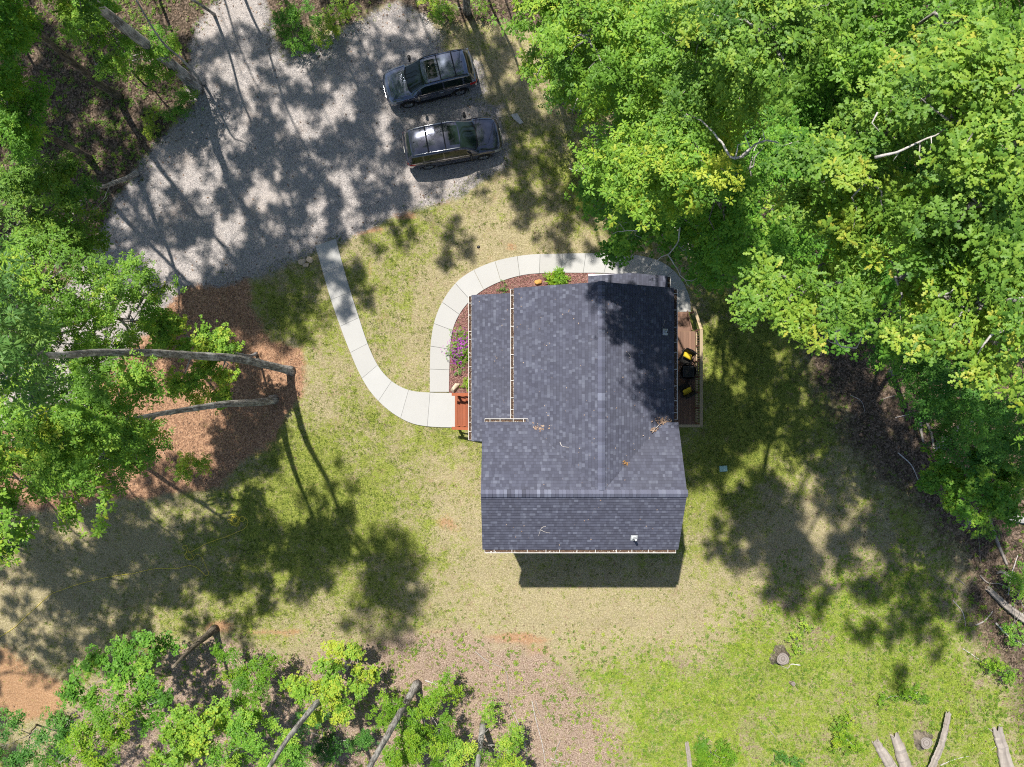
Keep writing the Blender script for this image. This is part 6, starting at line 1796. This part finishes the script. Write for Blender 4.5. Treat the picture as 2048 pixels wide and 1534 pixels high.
for cx, cy, n_, sp, tn in [(1080, 858, 26, 5, .8), (1325, 843, 60, 7, .7), (1307, 860, 20, 5, .6), (1078, 852, 10, 8, .9)]:
    for _ in range(n_): flake(on_roof(cx + rng.normal() * sp, cy + rng.normal() * sp * .6, .02), rng.uniform(.025, .06), (0, 0, 1), tn)
for _ in range(170):
    px, py = rng.uniform(950, 1360), rng.uniform(570, 1095); p = on_roof(px, py, .018)
    if p.z > 2.6: flake(p, rng.uniform(.012, .035), (0, 0, 1), 1.0)
o = np_obj('leaf_litter', np.array([tuple(v) for v in V]), np.array(F), M['dry_leaf'], None, np.array(T)); tag(o, 'scattered petals and brown leaf crumbs lying on the shingles', 'leaf litter', kind='stuff')
V, F, T = [], [], []
for _ in range(26): flake(on_roof(1252 + rng.normal() * 3.5, 927 + rng.normal() * 2.6, .03), rng.uniform(.025, .05), (rng.normal() * .4, rng.normal() * .4, 1), .6)
tag(np_obj('dead_leaf_clump', np.array([tuple(v) for v in V]), np.array(F), M['orange_leaf'], None, np.array(T)), 'small orange clump of dead oak leaves on the roof east of the ridge', 'leaf clump')

# ------------------------------------------------------------------ grass, weeds, gravel stones, litter
HOUSE_FP = [(905, 560), (1385, 540), (1390, 660), (1400, 860), (1290, 1040), (985, 1040), (985, 870), (905, 860)]
WALK_A = PA_L + PA_R[::-1]; WALK_B = PB_O + PB_I[::-1]


def sample(n, x0=-27, x1=27, y0=-20.5, y1=20.5, seed=1):
    r = np.random.default_rng(seed)
    return r.uniform(x0, x1, n), r.uniform(y0, y1, n), r


def clear_of(x, y, walk=True):
    px = x * S + 1024; py = 767 - y * S
    ok = sdf(HOUSE_FP, px, py) < -2
    if walk: ok &= (sdf(WALK_A, px, py) < 1.2) & (sdf(WALK_B, px, py) < 1.2) & (sdf(BED, px, py) < -1)
    return ok


x, y, r = sample(210000, seed=3)
g, di, mu, li, twg, wd, sto = fields(x, y)
px, py = x * S + 1024, 767 - y * S
dr = sdf(DRIVE, px, py)
cover = np.clip(1.1 - di * 1.2 - mu * 1.6 - li * 1.5 - twg * .9 - np.clip(.45 + dr / 40, 0, 1) * 1.6, 0, 1)
dens = (0.35 + .65 * np.clip(g + .35, 0, 1)) * cover
keep = (r.random(len(x)) < dens) & clear_of(x, y)
x, y, g = x[keep], y[keep], g[keep]
n = len(x)
# each tuft: five blades (two triangles each)
B = 5
an = r.random((n, B)) * 2 * np.pi; ln_ = r.uniform(.035, .095, (n, B)) * (0.8 + .5 * np.clip(g, 0, 1))[:, None]; lean = r.uniform(.45, 1.1, (n, B)); wdh = r.uniform(.005, .010, (n, B))
ox = x[:, None] + r.normal(0, .03, (n, B)); oy = y[:, None] + r.normal(0, .03, (n, B))
dx, dy = np.cos(an), np.sin(an)
tipx, tipy, tipz = ox + dx * ln_ * lean, oy + dy * ln_ * lean, ln_ * (1.15 - .6 * lean)
b0 = np.stack([ox - dy * wdh, oy + dx * wdh, np.zeros_like(ox)], -1); b1 = np.stack([ox + dy * wdh, oy - dx * wdh, np.zeros_like(ox)], -1); tp = np.stack([tipx, tipy, np.maximum(tipz, .01)], -1)
V = np.stack([b0, b1, tp], 2).reshape(-1, 3); F = np.arange(len(V)).reshape(-1, 3)
gj = g + (fbm(x, y, 2.2, 91) - .5) * 1.5 + (fbm(x, y, .8, 95) - .5) * 1.3 + r.normal(0, .36, n)
tint = np.clip(.80 - .62 * gj, .02, 1)
T = np.repeat((tint[:, None] + r.normal(0, .07, (n, B))).ravel(), 3)
tag(np_obj('grass', V, F, M['grass_mat'], None, T), 'short patchy green and straw coloured grass of the lawn', 'grass', kind='stuff')

# coarser clumps standing out of the short grass
x, y, r = sample(26000, seed=33)
g, di, mu, li, twg, wd, sto = fields(x, y); px, py = x * S + 1024, 767 - y * S
cl2 = fbm(x, y, 1.1, 181)
den = np.clip((cl2 - .40) * 4, .06, 1) * np.clip(1.1 - di - mu * 1.6 - li * 1.2 - twg * .6, 0, 1) * np.clip(g + .55, .1, 1)
keep = (r.random(len(x)) < den * .8) & clear_of(x, y) & (sdf(DRIVE, px, py) < 10); x, y, g = x[keep], y[keep], g[keep]; n = len(x)
B = 11
an = r.random((n, B)) * 2 * np.pi; ln_ = r.uniform(.06, .14, (n, B)); lean = r.uniform(.35, 1.0, (n, B)); wdh = r.uniform(.006, .012, (n, B)); sp = r.uniform(.02, .06, n)[:, None]
ox = x[:, None] + r.normal(0, 1, (n, B)) * sp; oy = y[:, None] + r.normal(0, 1, (n, B)) * sp; dx, dy = np.cos(an), np.sin(an)
b0 = np.stack([ox - dy * wdh, oy + dx * wdh, np.zeros_like(ox)], -1); b1 = np.stack([ox + dy * wdh, oy - dx * wdh, np.zeros_like(ox)], -1)
tp = np.stack([ox + dx * ln_ * lean, oy + dy * ln_ * lean, ln_ * (1.1 - .6 * lean)], -1)
V = np.stack([b0, b1, tp], 2).reshape(-1, 3)
T = np.repeat((np.clip(.42 - .3 * g + r.normal(0, .13, n), .05, .8)[:, None] + r.normal(0, .06, (n, B))).ravel(), 3)
tag(np_obj('grass_clumps', V, np.arange(len(V)).reshape(-1, 3), M['grass_mat'], None, T), 'coarser darker grass clumps standing out of the short lawn', 'grass', kind='stuff')

# low weeds
x, y, r = sample(120000, seed=5)
g, di, mu, li, twg, wd, sto = fields(x, y); px, py = x * S + 1024, 767 - y * S
cl = fbm(x, y, .55, 141); cl2 = fbm(x, y, 2.0, 151)
ul = (px < 480) & (py < 620)
den = wd * np.clip((cl2 - .33) * 4.5, 0, 1) * .75 + twg * np.clip((cl2 - .46) * 8, 0, 1) * .6 + li * np.where(ul, np.clip((cl - .30) * 5, 0, 1) * np.clip((cl2 - .33) * 5, 0, 1), np.clip((cl - .44) * 5, 0, 1) * np.clip((cl2 - .42) * 6, 0, 1) * .35)
keep = (r.random(len(x)) < den) & clear_of(x, y) & (sdf(DRIVE, px, py) < -8)
x, y = x[keep], y[keep]; n = len(x); wd = wd[keep]; li = li[keep]
pos = np.stack([x, y, r.uniform(.02, .10, n)], 1); nr = r.normal(0, .3, (n, 3)); nr[:, 2] = 1
V, F, T = scatter(pos, nr, r.uniform(.04, .10, n), 'simple', np.clip(.45 + r.normal(0, .2, n) + (fbm(x, y, .8, 161) - .5) * .9 - .25 * (li > .5), 0, 1), r)
tag(np_obj('ground_cover', V, F, M['leaf_weed'], None, T), 'low bright green weeds spreading over the cleared ground', 'weeds', kind='stuff')

# gravel stones
x, y, r = sample(75000, -27, 1.2, -4, 20.5, seed=8)
px, py = x * S + 1024, 767 - y * S; d = sdf(DRIVE, px + (fbm(x, y, .8, 61) - .5) * 40, py + (fbm(x, y, .8, 71) - .5) * 40)
keep = (r.random(len(x)) < np.clip(.42 + d / 45, 0, .9)); x, y = x[keep], y[keep]; n = len(x)
oct_ = np.array([(1, 0, 0), (0, 1, 0), (-1, 0, 0), (0, -1, 0), (0, 0, 1)], float); of = np.array([(0, 1, 4), (1, 2, 4), (2, 3, 4), (3, 0, 4)])
sz = r.uniform(.010, .034, n); an = r.random(n) * 6.3; ca, sa = np.cos(an), np.sin(an)
jt = r.uniform(.65, 1.25, (n, 5, 3)); W = oct_[None] * jt; W[:, 4, :2] = r.normal(0, .3, (n, 2)); W[:, 4, 2] *= .75
V = np.stack([W[..., 0] * ca[:, None] - W[..., 1] * sa[:, None], W[..., 0] * sa[:, None] + W[..., 1] * ca[:, None], W[..., 2]], -1) * sz[:, None, None]
V += np.stack([x, y, np.full(n, .002)], 1)[:, None, :]
F = (of[None] + (np.arange(n) * 5)[:, None, None]).reshape(-1, 3)
tag(np_obj('gravel_stones', V.reshape(-1, 3), F, M['gravel_stone'], None, np.repeat(r.beta(1.6, 1.8, n), 5)), 'loose grey gravel stones over the parking area', 'gravel', kind='stuff')

# dead leaves and straw on the woods floor, twigs on the cleared ground
x, y, r = sample(75000, seed=12)
g, di, mu, li, twg, wd, sto = fields(x, y); px, py = x * S + 1024, 767 - y * S
den = li * .75 + twg * 1.0 + mu * .25 + .022
dd = sdf(DRIVE, px, py); den = np.where(dd > 4, .05 + .35 * np.exp(-np.abs(dd - 4) / 14), den)
keep = (r.random(len(x)) < den) & clear_of(x, y)
x, y = x[keep], y[keep]; n = len(x); mu = mu[keep]; twg = twg[keep]
an = r.random(n) * 6.3; L = r.uniform(.03, .075, n); asp = np.where(r.random(n) < .35 + .5 * twg, .10, .5); L = np.where((asp < .2) & (twg > .3), L * r.uniform(.8, 3.2, n), L); asp = np.where(L > .09, .05, asp)
dx, dy = np.cos(an), np.sin(an); z0 = r.uniform(.008, .03, n); tl = r.normal(0, .25, n)
A1 = np.stack([x - dx * L, y - dy * L, z0], 1); A2 = np.stack([x + dx * L, y + dy * L, z0 + np.abs(tl) * L], 1)
B1 = np.stack([x - dy * L * asp, y + dx * L * asp, z0 + .3 * L * asp], 1); B2 = np.stack([x + dy * L * asp, y - dx * L * asp, z0 + .3 * L * asp], 1)
V = np.stack([A1, B1, A2, B2], 1).reshape(-1, 3); F = np.arange(len(V)).reshape(-1, 4)
tag(np_obj('fallen_leaves', V, F, M['dry_leaf'], None, np.repeat(np.clip(r.beta(1.5, 2.2, n) + .25 * (asp < .2) + .2 * (asp < .06), 0, 1.2), 4)), 'brown dead leaves and straw strewn on the woods floor', 'leaf litter', kind='stuff')
# bark chips in the bed
x, y, r = sample(16000, -4.2, 4.4, -.6, 5.8, seed=14); px, py = x * S + 1024, 767 - y * S
keep = (sdf(BED, px, py) > 1); x, y = x[keep], y[keep]; n = len(x); an = r.random(n) * 6.3; L = r.uniform(.015, .045, n); dx, dy = np.cos(an), np.sin(an); z0 = .032 + r.uniform(0, .02, n); w_ = L * r.uniform(.25, .6, n)
V = np.stack([np.stack([x - dx * L, y - dy * L, z0], 1), np.stack([x - dy * w_, y + dx * w_, z0 + .01], 1), np.stack([x + dx * L, y + dy * L, z0 + r.uniform(0, .015, n)], 1), np.stack([x + dy * w_, y - dx * w_, z0], 1)], 1).reshape(-1, 3)
tag(np_obj('bark_chips', V, np.arange(len(V)).reshape(-1, 4), M['dry_leaf'], None, np.repeat(r.beta(1.3, 2.0, n), 4)), 'reddish bark chips covering the bed round the porch', 'mulch', kind='stuff')
